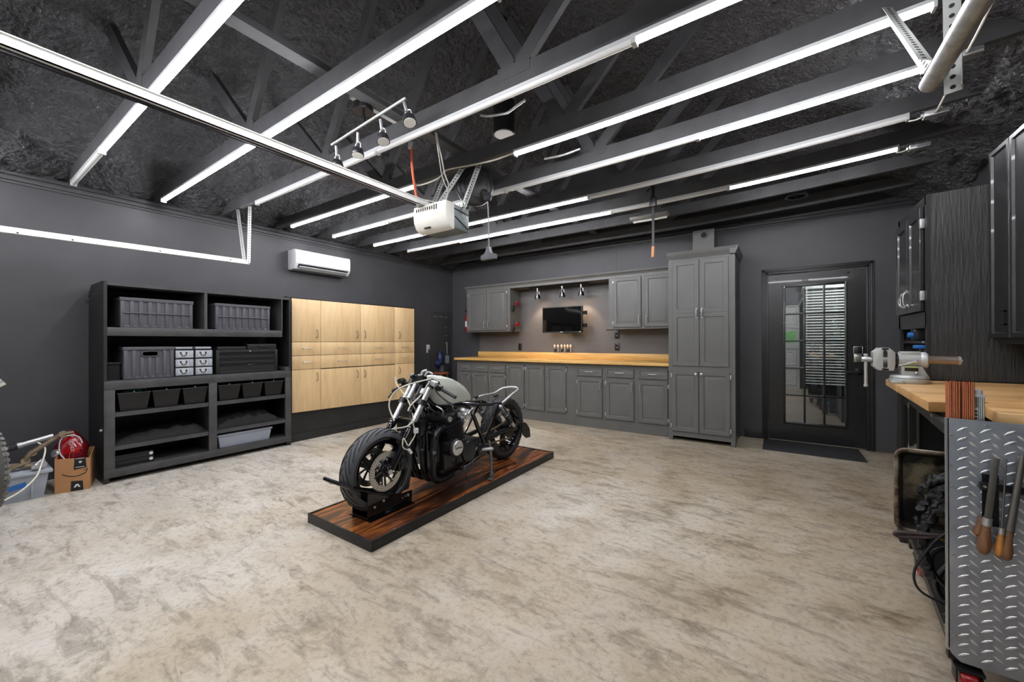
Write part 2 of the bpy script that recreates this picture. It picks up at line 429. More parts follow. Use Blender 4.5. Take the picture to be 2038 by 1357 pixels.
# back door: leaf, casing, panes
b = B()
prof = [(0, .010), (.010, .020), (.030, .020), (.036, .012), (.052, .018), (.066, .010)]
for (x0, z0, x1, z1, ax) in ((-.172, 0, -.102, 2.107, 0), (.810, 0, .880, 2.107, 0)):
    w = x1-x0
    for k, (u, h) in enumerate(((0, .012), (.014, .022), (.034, .016), (.048, .022))):
        u2 = (.014, .034, .048, .070)[k]
        a0, a1 = (x0+u, x0+u2) if x0 < 0 else (x1-u2, x1-u)
        box(b, a0, YB-h, 0, a1, YB+.02, 2.107-u, .002)
for k, (u, h) in enumerate(((0, .012), (.014, .022), (.034, .016), (.048, .022))):
    u2 = (.014, .034, .048, .070)[k]
    box(b, -.172+u, YB-h, 2.107-u2, .880-u, YB+.02, 2.107-u, .002)
struct('trim_3', b, blk_m)
door = thing('door_1', None, None, (.355, YB+.02, 0), kind='structure')
GX0, GX1, GZ0, GZ1 = .072, .628, .240, 1.872
b = B(); LY0, LY1 = YB+.005, YB+.048
for a in ((-.10, .012, GX0, 2.033), (GX1, .012, .808, 2.033), (GX0, .012, GX1, GZ0), (GX0, GZ1, GX1, 2.033)): box(b, a[0], LY0, a[1], a[2], LY1, a[3])
build('leaf', b, gloss_m, door)
b = B(); e = .024
for a in ((GX0-e, GZ0-e, GX0, GZ1+e), (GX1, GZ0-e, GX1+e, GZ1+e), (GX0, GZ0-e, GX1, GZ0), (GX0, GZ1, GX1, GZ1+e)): box(b, a[0], LY0-.012, a[1], a[2], LY0+.004, a[3], .004)
for i in (1, 2): x = GX0+(GX1-GX0)*i/3; box(b, x-.010, LY0-.006, GZ0, x+.010, LY0+.016, GZ1, .002)
for i in range(1, 5): z = GZ0+(GZ1-GZ0)*i/5; box(b, GX0, LY0-.006, z-.010, GX1, LY0+.016, z+.010, .002)
build('muntin_frame', b, gloss_m, door)
b = B(); box(b, GX0, LY0+.018, GZ0, GX1, LY0+.022, GZ1); build('pane', b, glass(), door)
b = B(); box(b, .703, LY0-.022, 1.072, .776, LY0, 1.153, .006); k_ = build('keypad', b, bplast_m, door)
b = B()
for a in ((.700, 1.069, .779, 1.074), (.700, 1.151, .779, 1.156), (.700, 1.069, .705, 1.156), (.774, 1.069, .779, 1.156)): box(b, a[0], LY0-.024, a[1], a[2], LY0, a[3], .001)
build('keypad_rim', b, chrome_m, k_)
b = B(); box(b, .703, LY0-.018, .979, .776, LY0, 1.064, .004); cyl(b, (.740, LY0-.034, 1.020), (.740, LY0, 1.020), .026, seg=20); box(b, .730, LY0-.044, 1.014, .750, LY0-.030, 1.026, .003)
build('deadbolt', b, M('satin_nickel', (168,166,156), .35, .9), door)
b = B(); box(b, .715, LY0-.012, .835, .778, LY0, .905, .004); cyl(b, (.755, LY0-.045, .870), (.755, LY0, .870), .011); tube(b, [(.758, LY0-.045, .870), (.70, LY0-.047, .868), (.640, LY0-.045, .866)], .008)
build('lever_handle', b, bmetal_m, door)
b = B(); 
for x, z in ((-.006, 1.975), (.668, 2.0)): cyl(b, (x, LY0-.012, z), (x, LY0, z), .007)
tube(b, [(.668, LY0-.010, 2.0), (.655, LY0-.014, 1.992), (.64, LY0-.012, 1.988)], .003); build('hook', b, black_m, door)
# the passage seen through the glass
b = B(); box(b, -1.2, 7.3, 0, 2.6, 7.4, 2.6); box(b, -1.3, YB+.12, 0, -1.2, 7.4, 2.6); box(b, 2.6, YB+.12, 0, 2.7, 7.4, 2.6)
struct('wall_passage', b, M('grey_passage_wall', (92,92,94), .7))
b = B(); box(b, -1.3, YB+.12, 2.5, 2.7, 7.4, 2.6); box(b, -1.3, YB+.12, -.12, 2.7, 7.4, 0); struct('trim_4', b, M('grey_passage_floor', (120,116,110), .6))
blind = thing('window_blind', 'white slatted blind seen through the glass door', 'blind', (.72, 7.22, .56))
b = B(); box(b, .30, 7.20, 1.98, 1.14, 7.27, 2.04, .004); build('headrail', b, white_m, blind)
b = B()
for i in range(34): z = .60+i*.0405; beam(b, (.31, 7.235, z), (1.13, 7.235, z), .044, .003, up=V((0, -.5, .86)))
build('slat_stack', b, white_m, blind)
b = B()
for x in (.42, 1.02): cyl(b, (x, 7.212, .59), (x, 7.212, 1.99), .0018, seg=6)
cyl(b, (.345, 7.195, 1.05), (.345, 7.205, 1.99), .005, seg=6); build('cord', b, white_m, blind)
# garage door on the camera's wall, closed, with a row of small windows
gd = thing('door_2', None, None, ((DX0+DX1)/2, YF, 0), kind='structure')
rows = [(0.0, .52), (.525, 1.045), (1.05, 1.57), (1.575, 2.13)]
b = B()
for ri, (z0, z1) in enumerate(rows):
    for i in range(4):
        x0 = DX0+(DX1-DX0)*i/4; x1 = DX0+(DX1-DX0)*(i+1)/4
        if ri == 2:
            m_ = .07
            box(b, x0, YF-.06, z0, x0+m_, YF-.02, z1); box(b, x1-m_, YF-.06, z0, x1, YF-.02, z1); box(b, x0+m_, YF-.06, z0, x1-m_, YF-.02, z0+.12); box(b, x0+m_, YF-.06, z1-.10, x1-m_, YF-.02, z1)
        else: panel(b, lambda u, v, n: V((u, YF-.04+n, v)), x0, z0, x1, z1, [(0, .0), (.06, .0), (.075, .014), (.12, .014), (.13, .004)], -.03)
for z0, z1 in rows: box(b, DX0, YF-.02, z1-.025, DX1, YF-.004, z1)
build('panel_section', b, M('white_door_steel', (206,206,204), .5), gd)
b = B(); box(b, DX0+.05, YF-.045, 1.15, DX1-.05, YF-.04, 1.49); build('pane', b, glass('door_window_glass', 1.45), gd)
# outdoors beyond the garage door windows
b = B(); box(b, -14, -22, -.20, 12, YF-.15, -.12); struct('ground', b, M('grey_driveway', (150,148,142), .8))
b = B()
for i in range(26):
    c = V((-12+i*.9, -9-random.random()*1.6, 1.0+random.random()*1.2)); bmesh.ops.create_icosphere(b, subdivisions=3, radius=1.5+random.random()*.7, matrix=Matrix.Translation(c))
for v in b.verts: v.co += V((noise.noise(v.co*1.9), noise.noise(v.co*1.9+V((9,0,0))), noise.noise(v.co*1.9+V((0,9,0)))))*.55
o = single('hedge', b, M('leafy_green', (70,128,62), .8, col2=(120,170,96), vscale=9), 'green leafy hedge beyond the garage door windows', 'hedge', sharp=180); o['kind'] = 'stuff'

# ------------------------------------------------------------------ roof trusses
TY = [.715, 1.31, 1.885, 2.5, 3.06, 3.68, 4.24, 4.85, 5.45]
ORD = ['first', 'second', 'third', 'fourth', 'fifth', 'sixth', 'seventh', 'eighth', 'ninth']
def rise(i, x): return .055*((x+1.5)/2.1)**2 if (9 > i >= 3 and x > -1.5) else 0.0
NODES = (-3.22, -1.25)
for i, y in enumerate(TY):
    t = thing('roof_truss', 'black painted roof truss, %s from the garage door, %s' % (ORD[i], ('carrying strip lights' if i < 7 else 'bare of strip lights')), 'truss', (RIDGE_X, y, 2.68), 'black roof trusses')
    b = B(); xs = [XL+.005+(XR-.03-XL)*k/12 for k in range(13)]
    rings(b, [[(x, y-.019, 2.68+rise(i, x)), (x, y+.019, 2.68+rise(i, x)), (x, y+.019, 2.792+rise(i, x)), (x, y-.019, 2.792+rise(i, x))] for x in xs])
    build('bottom_chord', b, beam_m, t)
    for n in NODES:
        s = -1 if n < RIDGE_X else 1
        b = B(); beam(b, (n-.02*s, y, 2.79), (RIDGE_X+.10*s, y, 4.25), .038, .089, up=V((1,0,0))); build('web', b, beam_m, t)
        b = B(); beam(b, (n+.03*s, y, 2.79), (n+.86*s, y, 3.60), .038, .089, up=V((1,0,0))); build('web', b, beam_m, t)
    for n in NODES:
        b = B(); box(b, n-.11, y-.021, 2.74, n+.11, y+.021, 2.815); build('gusset_plate', b, beam_m, t)
b = B(); beam(b, (-2.21, .2, 2.812), (-2.21, 5.8, 2.812), .089, .038, up=V((0,0,1)))
single('bracing_board', b, beam_m, 'long black board lying across the roof trusses along the middle of the garage', 'board')
t = thing('roof_truss', 'unseen black roof truss added over the camera to carry fill lights', 'truss', (RIDGE_X, .12, 2.68), 'black roof trusses')  # extra truss out of view, added to hold the fill strips
b = B(); box(b, XL+.005, .101, 2.68, XR-.03, .139, 2.792); build('bottom_chord', b, beam_m, t)
# ------------------------------------------------------------------ strip lights (off ones are plain white)
lit_m = Emit('lit_diffuser', (250,250,255), 26.0)
off_m = M('white_diffuser', (232,232,230), .4)
TUBES = [(0,-5.26,-4.20,0),(0,-4.20,-1.80,1),(1,-5.14,-3.03,1),(1,-3.03,-.95,1),(2,-4.46,-2.50,0),(2,-2.50,-.565,0),(2,-.565,.60,1),
         (3,-4.98,-2.76,1),(3,-1.665,.585,1),(4,-5.0,-3.84,1),(4,-3.84,-2.14,0),(4,-2.14,-.47,0),(4,-.47,.67,1),
         (5,-4.96,-3.24,1),(5,-3.24,-1.56,1),(5,-1.56,.73,0),(6,-4.86,-3.77,0),(6,-3.77,-1.525,1),(6,-1.525,-.385,0),(6,-.385,.785,1)]
TY.append(.12); ORD.append('nearest'); TUBES += [(9,-5.2,-3.0,1),(9,-3.0,-.8,1),(9,-.8,1.3,1)]  # unseen lit strips added above the camera to brighten the front of the room
cnt = {}
for (i, x0, x1, on) in TUBES: cnt.setdefault(i, []).append((x0, x1, on))
for i, runs in cnt.items():
    y = TY[i]
    for k, (x0, x1, on) in enumerate(runs):
        where = 'alone' if len(runs) == 1 else ('at the left end' if k == 0 else ('at the right end' if k == len(runs)-1 else ('second from left' if k == 1 else 'third from left')))
        t = thing('strip_light', '%s strip light, %s on the %s truss from the garage door' % ('glowing' if on else 'unlit', where, ORD[i]) if i < 9 else 'added fill strip light, unseen, %s on the truss over the camera' % where, 'strip light', ((x0+x1)/2, y, 2.64), 'strip lights under the trusses')
        def sec(x, prof): return [(x, y+u, v+rise(i, x)) for u, v in prof]
        xs = [x0+.004+(x1-x0-.008)*q/6 for q in range(7)]
        b = B(); rings(b, [sec(x, [(-.020,2.662),(.020,2.662),(.020,2.680),(-.020,2.680)]) for x in xs]); build('housing', b, wplast_m, t)
        b = B(); prof = [(-.017,2.662)]+[(-.017*math.cos(a), 2.656-.017*math.sin(a)) for a in [PI*q/8 for q in range(9)]]+[(.017,2.662)]
        rings(b, [sec(x, prof) for x in [x0+.008+(x1-x0-.016)*q/6 for q in range(7)]]); build('diffuser', b, lit_m if on else off_m, t)
        for x in (x0, x1-.012):
            b = B(); rings(b, [sec(x, [(-.021,2.636),(.021,2.636),(.021,2.681),(-.021,2.681)]), sec(x+.012, [(-.021,2.636),(.021,2.636),(.021,2.681),(-.021,2.681)])]); build('end_cap', b, wplast_m, t)
# ------------------------------------------------------------------ left wall: shelving unit
SX, SB = -4.80, -5.375            # front and back planes
su = thing('shelving_unit', 'tall black painted wooden shelving unit holding bins and crates along the left wall', 'shelving unit', (-5.09, 1.61, 0))
b = B()   # near side panel with the clipped top corner at the wall
prism(b, [(SX, .0), (SX, 1.757), (-5.28, 1.757), (SB, 1.66), (SB, .0)], lambda u, v, n: V((u, .826+n, v)), 0, .022); build('side_panel', b, blk_m, su)
b = B(); prism(b, [(SX, .0), (SX, 1.757), (-5.28, 1.757), (SB, 1.66), (SB, .0)], lambda u, v, n: V((u, 2.372+n, v)), 0, .022); build('side_panel', b, blk_m, su)
b = B(); box(b, SB, .848, .06, SB+.012, 2.372, 1.75); build('back_panel', b, blk_m, su)
b = B(); box(b, SB+.012, .848, 1.722, SX, 2.372, 1.748); build('top_board', b, shelf_m, su)
b = B(); box(b, SB+.012, .848, 1.335, SX-.02, 2.296, 1.355); box(b, SX-.022, .848, 1.281, SX, 2.296, 1.356, .002); build('shelf', b, shelf_m, su)
b = B(); box(b, SB+.012, 1.544, 1.356, SX-.004, 1.569, 1.722); build('divider', b, shelf_m, su)
b = B(); box(b, SB+.012, 2.288, 1.356, SX-.002, 2.300, 1.722); build('divider', b, shelf_m, su)
b = B(); box(b, SB+.012, .848, .860, SX-.02, 2.372, .888); box(b, SX-.022, .826, .806, SX+.003, 2.394, .884, .002); box(b, SX-.03, 2.30, .888, SX+.003, 2.385, .896); build('counter_shelf', b, shelf_m, su)
b = B(); box(b, SX-.30, 2.33, .896, SX, 2.372, .93); build('tray_lip', b, shelf_m, su)
b = B()
for y0, y1 in ((.826, .896), (1.580, 1.650), (2.330, 2.394)): box(b, SX-.022, y0, .05, SX+.003, y1, .806, .002)
box(b, SX-.0225, .826, .045, SX+.004, 2.394, .115, .002); build('face_frame', b, shelf_m, su)
for y0, y1 in ((.896, 1.580), (1.650, 2.330)):
    for z in (.606, .312, .115):
        b = B(); box(b, SB+.012, y0-.04, z-.018, SX-.012, y1+.04, z)
        if z > .2: box(b, SX-.024, y0, z-.036, SX-.006, y1, z+.001)
        build('shelf', b, shelf_m, su)
b = B(); box(b, SB+.012, 1.604, .1, SX-.022, 1.626, .86); build('divider', b, shelf_m, su)
for y in (.835, 2.36):
    b = B(); box(b, SX-.06, y-.010, 0, SX-.005, y+.028, .05, .003); build('foot', b, blk_m, su)
b = B(); tube(b, [(-5.02, .826, 1.655), (-5.02, .80, 1.65), (-5.02, .79, 1.60), (-5.02, .79, 1.588)], .004, 6); tube(b, [(-5.27, .826, 1.63), (-5.27, .80, 1.625), (-5.27, .79, 1.585)], .004, 6); tube(b, [(-5.02, .79, 1.588), (-5.27, .79, 1.585)], .004, 6, smooth=False)
build('coat_hook', b, bmetal_m, su)
b = B(); cyl(b, (-4.86, .826, .46), (-4.86, .81, .46), .012, seg=10); build('screw_hook', b, steel_m, su)

def ribbed_crate(name, label, X, y0, y1, z0, z1, depth, nrib, rail, handle, group):
    t = thing(name, label, 'crate', (X-depth/2, (y0+y1)/2, z0), group)
    F = FX(X); b = B(); W = y1-y0; H = z1-z0
    box(b, X-depth, y0, z0, X-.010, y1, z0+.012); box(b, X-depth, y0, z0, X-depth+.008, y1, z1-.03); box(b, X-depth, y0, z0, X-.010, y0+.008, z1-.03); box(b, X-depth, y1-.008, z0, X-.010, y1, z1-.03)
    if handle:
        hy0, hy1 = y0+W*.36, y0+W*.66; hz0, hz1 = z1-.085, z1-.045
        box(b, X-.018, y0, z0, X-.008, hy0, z1-.03); box(b, X-.018, hy1, z0, X-.008, y1, z1-.03); box(b, X-.018, hy0, z0, X-.008, hy1, hz0); box(b, X-.018, hy0, hz1, X-.008, hy1, z1-.03)
    else: box(b, X-.018, y0, z0, X-.008, y1, z1-.03)
    for i in range(nrib+1):
        c = y0+.016+(W-.032)*i/nrib; w_ = W/nrib*.21
        top = z1-.03
        if handle and hy0-.02 < c < hy1+.02: top = hz0-.012
        box(b, X-.010, max(c-w_, y0), z0+.004, X+.002, min(c+w_, y1), top, .002)
    box(b, X-.010, y0, z0, X+.001, y1, z0+.022, .003)
    build('body', b, crate_m, t)
    b = B()
    if handle: box(b, X-depth-.004, y0-.004, z1-.030, X+.006, y1+.004, z1, .004)
    else:
        box(b, X-depth-.004, y0-.004, z1-.034, X+.006, y1+.004, z1-.002, .004)
    build('lid', b, crate_m, t)
    if rail:
        b = B(); tube(b, [(X+.006, y0+.02, z0+H*.49), (X+.006, y1-.02, z0+H*.49)], .0055, 8, smooth=False); build('latch_bar', b, crate_m, t)
    if handle:
        b = B(); pts = rrect(hy0-.004, hz0-.004, hy1+.004, hz1+.004, .018, 5); tube(b, [F(u, v, .002) for u, v in pts], .006, 6, smooth=False, closed=True); build('handle_rim', b, crate_m, t)
    return t
ribbed_crate('storage_crate', 'long dark gray ribbed crate with a latch bar on the top left shelf', SX-.05, .938, 1.464, 1.356, 1.632, .42, 8, True, False, 'ribbed storage crates')
ribbed_crate('storage_crate', 'long dark gray ribbed crate with a latch bar on the top right shelf', SX-.05, 1.653, 2.183, 1.356, 1.634, .42, 8, True, False, 'ribbed storage crates')
ribbed_crate('storage_crate', 'dark gray ribbed crate with an oval hand hole on the counter shelf', SX-.05, .958, 1.316, .889, 1.182, .40, 6, False, True, 'ribbed storage crates')
b = B(); box(b, SX-.40, .87, .889, SX-.10, .945, 1.03); box(b, SX-.42, .862, 1.03, SX-.08, .95, 1.045, .003)
single('tool_case', b, bplast_m, 'small black plastic case wedged beside the oval-handled crate', 'case')
# clear drawer organisers
clear_m = M('frosted_clear_plastic', (176,182,190), .3, col2=(150,157,168), vscale=20)
for k, (y0, y1) in enumerate(((1.320, 1.476), (1.478, 1.634))):
    t = thing('drawer_organizer', ['clear three-drawer parts organizer touching the oval-handled crate', 'clear three-drawer parts organizer nearer the black tool chest'][k], 'organizer', (SX-.18, (y0+y1)/2, .889), 'clear parts organizers')
    X = SX-.05; b = B(); box(b, X-.26, y0, .889, X-.004, y0+.006, 1.155); box(b, X-.26, y1-.006, .889, X-.004, y1, 1.155); box(b, X-.26, y0, .889, X-.25, y1, 1.155)
    for z in (.889, .975, 1.062, 1.149): box(b, X-.26, y0, z, X-.004, y1, z+.006)
    build('body', b, bplast_m, t)
    b = B(); box(b, X-.25, y0+.01, 1.156, X-.01, y1-.012, 1.178, .004); build('lid_tray', b, clear_m, t)
    for z in (.896, .982, 1.069):
        b = B(); box(b, X-.24, y0+.008, z, X, y1-.008, z+.074, .003); d_ = build('drawer', b, clear_m, t)
        b = B(); yc = (y0+y1)/2-.01; tube(b, [(X+.002, yc-.024, z+.052), (X+.012, yc-.024, z+.046), (X+.014, yc-.012, z+.024), (X+.014, yc+.012, z+.024), (X+.012, yc+.024, z+.046), (X+.002, yc+.024, z+.052)], .0045, 6); box(b, X, yc-.030, z+.046, X+.006, yc-.016, z+.058); box(b, X, yc+.016, z+.046, X+.006, yc+.030, z+.058); build('handle', b, bplast_m, d_)
        b = B(); box(b, X, yc-.040, z+.010, X+.0012, yc+.040, z+.066); build('label_window', b, M('pale_grey_card', (196,198,204), .5) if 'pale_grey_card' not in MATS else MATS['pale_grey_card'], d_)
# tool chest with cases on top
X = SX-.05; t = thing('tool_chest', 'wide black steel tool chest with three drawers on the counter shelf', 'tool chest', (X-.16, 1.963, .889))
tcm = M('black_crackle_steel', (40,40,40), .45, .2, bump=.1, bscale=200)
b = B(); box(b, X-.32, 1.661, .889, X-.02, 2.266, 1.140, .004)
for a in ((1.661, .889, 1.690, 1.140), (2.238, .889, 2.266, 1.140), (1.69, .889, 2.238, .915), (1.69, 1.108, 2.238, 1.140)): box(b, X-.022, a[0], a[1], X, a[2], a[3], .002)
build('body', b, tcm, t)
for z0, z1 in ((.918, .990), (.994, 1.048), (1.052, 1.104)):
    b = B(); prism(b, [(X-.022, z0), (X-.006, z0), (X-.006, z1-.018), (X+.004, z1-.010), (X+.004, z1-.004), (X-.010, z1-.002), (X-.022, z1-.002)], lambda u, v, n: V((u, 1.692+n, v)), 0, .544); build('drawer', b, tcm, t)
b = B(); cyl(b, (X, 1.975, 1.124), (X+.010, 1.975, 1.124), .010, seg=14); build('lock', b, chrome_m, t)
b = B(); 
for k in range(5): box(b, X+.0, 1.955+k*.014, .972+.001*k, X+.003, 1.962+k*.014, .984+.001*k)
build('badge', b, chrome_m, t)
b = B(); box(b, X-.25, 1.675, 1.141, X-.01, 1.942, 1.176, .004); single('flat_case', b, tcm, 'flat plain black case on the tool chest, nearer the clear organizers', 'case', 'flat cases on the tool chest')
t = thing('flat_case', 'black case with a bar handle on the tool chest, nearer the maple cabinets', 'case', (X-.13, 2.105, 1.141), 'flat cases on the tool chest')
b = B(); box(b, X-.25, 1.955, 1.141, X-.006, 2.257, 1.202, .004); build('body', b, tcm, t)
b = B(); tube(b, [(X-.006, 2.06, 1.178), (X+.012, 2.065, 1.178), (X+.012, 2.155, 1.178), (X-.006, 2.16, 1.178)], .004, 6, smooth=False); build('handle', b, bmetal_m, t)
# six black open bins
def bin_(y0, y1, label):
    X = SX-.02; z0, z1 = .606, .768; t = thing('plastic_bin', label, 'bin', (X-.16, (y0+y1)/2, z0), 'black bins in the shelving unit')
    b = B(); e = .022
    o = [(X-.33, y0), (X, y0), (X, y1), (X-.33, y1)]; i_ = [(X-.31, y0+e), (X-.02, y0+e), (X-.02, y1-e), (X-.31, y1-e)]
    th = .004
    lo = [(i_[0][0], i_[0][1], z0), (i_[1][0], i_[1][1], z0), (i_[2][0], i_[2][1], z0), (i_[3][0], i_[3][1], z0)]
    hi = [(o[0][0], o[0][1], z1), (o[1][0], o[1][1], z1), (o[2][0], o[2][1], z1), (o[3][0], o[3][1], z1)]
    hi2 = [(o[0][0]+th, o[0][1]+th, z1), (o[1][0]-th, o[1][1]+th, z1), (o[2][0]-th, o[2][1]-th, z1), (o[3][0]+th, o[3][1]-th, z1)]
    lo2 = [(i_[0][0]+th, i_[0][1]+th, z0+th), (i_[1][0]-th, i_[1][1]+th, z0+th), (i_[2][0]-th, i_[2][1]-th, z0+th), (i_[3][0]+th, i_[3][1]-th, z0+th)]
    rings(b, [lo, hi, hi2, lo2]); build('tub', b, bplast_m, t)
    b = B(); 
    tube(b, [(X-.33, y0, z1+.002), (X+.003, y0, z1+.002), (X+.003, y1, z1+.002), (X-.33, y1, z1+.002)], .005, 6, smooth=False, closed=True); build('rim', b, M('worn_black_rim', (58,58,60), .35) if 'worn_black_rim' not in MATS else MATS['worn_black_rim'], t)
    b = B(); box(b, X-.012, (y0+y1)/2-.006, z1, X-.006, (y0+y1)/2+.006, z1+.016, .002); build('clip', b, steel_m, t)
    return t
for y0, y1, l in ((.916, 1.136, 'black open bin filled with green straps, first of the shelf row'), (1.150, 1.356, 'black open bin in the middle of the left-hand shelf compartment'), (1.374, 1.576, 'black open bin against the middle divider, left-hand compartment'),
                  (1.668, 1.874, 'black open bin against the middle divider, right-hand compartment'), (1.890, 2.094, 'black open bin in the middle of the right-hand shelf compartment'), (2.112, 2.316, 'black open bin nearest the maple cabinets')): bin_(y0, y1, l)
b = B()
for k in range(7): 
    c = V((SX-.10+random.random()*.05, .985+k*.018, .772+random.random()*.012)); tube(b, [c+V((0,-.025,-.01)), c+V((.02,0,.02)), c+V((0,.025,.0)), c+V((-.03,.01,.012))], .010, 6)
single('strap_bundle', b, M('green_webbing', (24,98,70), .6), 'green strap bundle sticking out of the first black bin', 'strap')
# folded cloths
def heap(name, label, y0, y1, z0, d0, hts, seed, mat, folds=5):
    b = B(); nx_, ny_ = 26, 60; X0 = SX-.45; X1 = SX-.03
    g = []
    for i in range(nx_+1):
        r = []
        for j in range(ny_+1):
            s, t_ = i/nx_, j/ny_
            y = y0+(y1-y0)*t_; x = X0+(X1-X0)*s
            ed = min(1, s*7, (1-s)*6)**.5*min(1, t_*9, (1-t_)*9)**.5
            h = hts[0]*(1-t_)+hts[1]*t_ + hts[2]*math.sin(PI*t_)
            z = z0+.004+ed*(h+.020*noise.noise(V((x*9, y*16, seed)))+.018*math.sin(s*folds*PI+2*noise.noise(V((y*5, 0, seed))))+.012*noise.noise(V((x*25, y*30, seed)))-.022*max(0, noise.noise(V((x*5+y*7, y*13-x*9, seed+4)))))
            r.append(b.verts.new((x+.02*noise.noise(V((y*8, 1, seed))), y, max(z, z0+.002))))
        g.append(r)
    for i in range(nx_):
        for j in range(ny_): b.faces.new((g[i][j], g[i+1][j], g[i+1][j+1], g[i][j+1]))
    ex = bmesh.ops.extrude_face_region(b, geom=list(b.faces)); vs_ = [v for v in ex['geom'] if isinstance(v, bmesh.types.BMVert)]
    for v in vs_: v.co.z = z0
    return single(name, b, mat, label, 'cloth', 'black cloths in the shelving unit', 180)
heap('folded_cloth', 'flat folded black cloth on the lower left shelf', .90, 1.575, .312, .4, (.025, .065, .015), 3, cloth_m, 3)
heap('folded_cloth', 'rumpled rolled black cloth on the lower right shelf above the gray tote', 1.655, 2.27, .312, .4, (.06, .09, .03), 8, cloth_m, 7)
b = B(); R_ = spline([(SX-.06, 1.70, .36), (SX-.05, 1.85, .375), (SX-.055, 2.0, .385), (SX-.06, 2.15, .395), (SX-.06, 2.24, .385)], 4); b.free()
# slim cases on the bottom shelf
for k, z in enumerate((.1165, .1675)):
    t = thing('slim_case', ['lower slim black case with a white latch on the bottom shelf', 'upper slim black case with a white latch on the bottom shelf'][k], 'case', (SX-.22, 1.02, z), 'slim cases on the bottom shelf')
    b = B(); box(b, SX-.42, .90, z, SX-.05, 1.165, z+.049, .004); build('shell', b, bplast_m, t)
    b = B(); cyl(b, (SX-.052, 1.145, z+.026), (SX-.044, 1.145, z+.026), .014, seg=14); build('latch', b, wplast_m, t)
# grey flat tote
t = thing('storage_tote', 'shallow gray plastic tote on the bottom right shelf', 'tote', (SX-.22, 1.93, .1155))
tote_m = M('grey_blue_plastic', (150,156,168), .45)
b = B(); y0, y1, z0, z1 = 1.672, 2.190, .1155, .245; X = SX-.035; e = .02
rings(b, [[(X-.40, y0+e, z0), (X-.012, y0+e, z0), (X-.012, y1-e, z0), (X-.40, y1-e, z0)], [(X-.42, y0, z1-.01), (X, y0, z1-.01), (X, y1, z1-.01), (X-.42, y1, z1-.01)]]); build('tub', b, tote_m, t)
b = B(); box(b, X-.43, y0-.010, z1-.012, X+.010, y1+.010, z1+.006, .004); build('rim', b, tote_m, t)

# ------------------------------------------------------------------ maple cabinets in a black built-out surround
MX = -4.90
b = B(); box(b, XL, 2.396, 0, MX-.0125, 4.40, 1.775); struct('wall_surround', b, blk_m)
b = B(); box(b, MX-.0125, 2.396, 1.758, MX+.006, 4.40, 1.775, .002); struct('trim_5', b, blk_m)
b = B(); box(b, MX-.0125, 4.385, .09, MX+.004, 4.40, 1.757); struct('trim_6', b, blk_m)
b = B(); box(b, MX-.0125, 2.396, .09, MX+.004, 2.440, 1.757); struct('trim_7', b, blk_m)
b = B(); box(b, MX-.012, 2.396, 0, MX+.004, 4.40, .090, .003); struct('baseboard_left', b, blk_m)
def u_pull(bm, F, u, v, L, vert=True, r=.0042, off=.028, arc=False):
    if arc:
        pts = [(-.5, 0), (-.42, .75), (-.2, 1), (.2, 1), (.42, .75), (.5, 0)]
    else: pts = [(-.5, 0), (-.47, .9), (-.40, 1), (.40, 1), (.47, .9), (.5, 0)]
    tube(bm, [F(u, v+p*L, q*off) if vert else F(u+p*L, v, q*off) for p, q in pts], r, 8, 4)
    for s in (-.5, .5): 
        p = F(u, v+s*L, 0) if vert else F(u+s*L, v, 0); q = F(u, v+s*L, .004) if vert else F(u+s*L, v, .004); cyl(bm, p, q, r*1.7, seg=10)
wheat_m = M('gilt_brushed_pull', (150,136,112), .35, .7)
YC = [2.444, 2.810, 3.396, 3.988, 4.382]
bots = [(.366, .340), (.340, .331), (.331, .322), (.322, .315)]
hp = [.86, .90, .10, .22]
desc = ['first narrow maple cabinet column, touching the black shelving unit', 'wide maple cabinet column with pulls on its right edge, second column', 'wide maple cabinet column with pulls on its left edge, third column', 'narrow maple cabinet column at the end near the pegboard']
for k in range(4):
    y0, y1 = YC[k]+.0025, YC[k+1]-.0025
    t = thing('maple_cabinet', desc[k], 'cabinet', (MX, (y0+y1)/2, .36), 'maple cabinet columns')
    F = FX(MX)
    b = B(); box(b, MX-.012, y0-.002, .35, MX-.001, y1+.002, 1.757); build('carcass', b, dark_m, t)
    zs = [(1.226, 1.755, 'door'), (1.056, 1.221, 'drawer'), (.884, 1.051, 'drawer'), (.338, .879, 'door')]
    if k in (1, 2): zs[3] = (.336, .872, 'door')
    for z0, z1, nm in zs:
        b = B()
        if z0 < .4:
            w_ = [(y0, .362-.020*(y0-2.444)), (y1, .362-.020*(y1-2.444)), (y1, z1), (y0, z1)]; prism(b, w_, F, 0, .019, .0015)
        else: box(b, MX, y0, z0, MX+.019, y1, z1, .0015)
        d_ = build(nm, b, maple_m, t)
        b = B(); F2 = FX(MX+.019)
        if nm == 'door': u_pull(b, F2, y0+(y1-y0)*hp[k], z0+.10 if z0 > 1 else z1-.10, .096, True, .0045, .026, True)
        else: u_pull(b, F2, (y0+y1)/2, (z0+z1)/2+.004, .110, False, .0038, .022)
        build('pull', b, wheat_m if nm == 'door' else steel_m, d_)
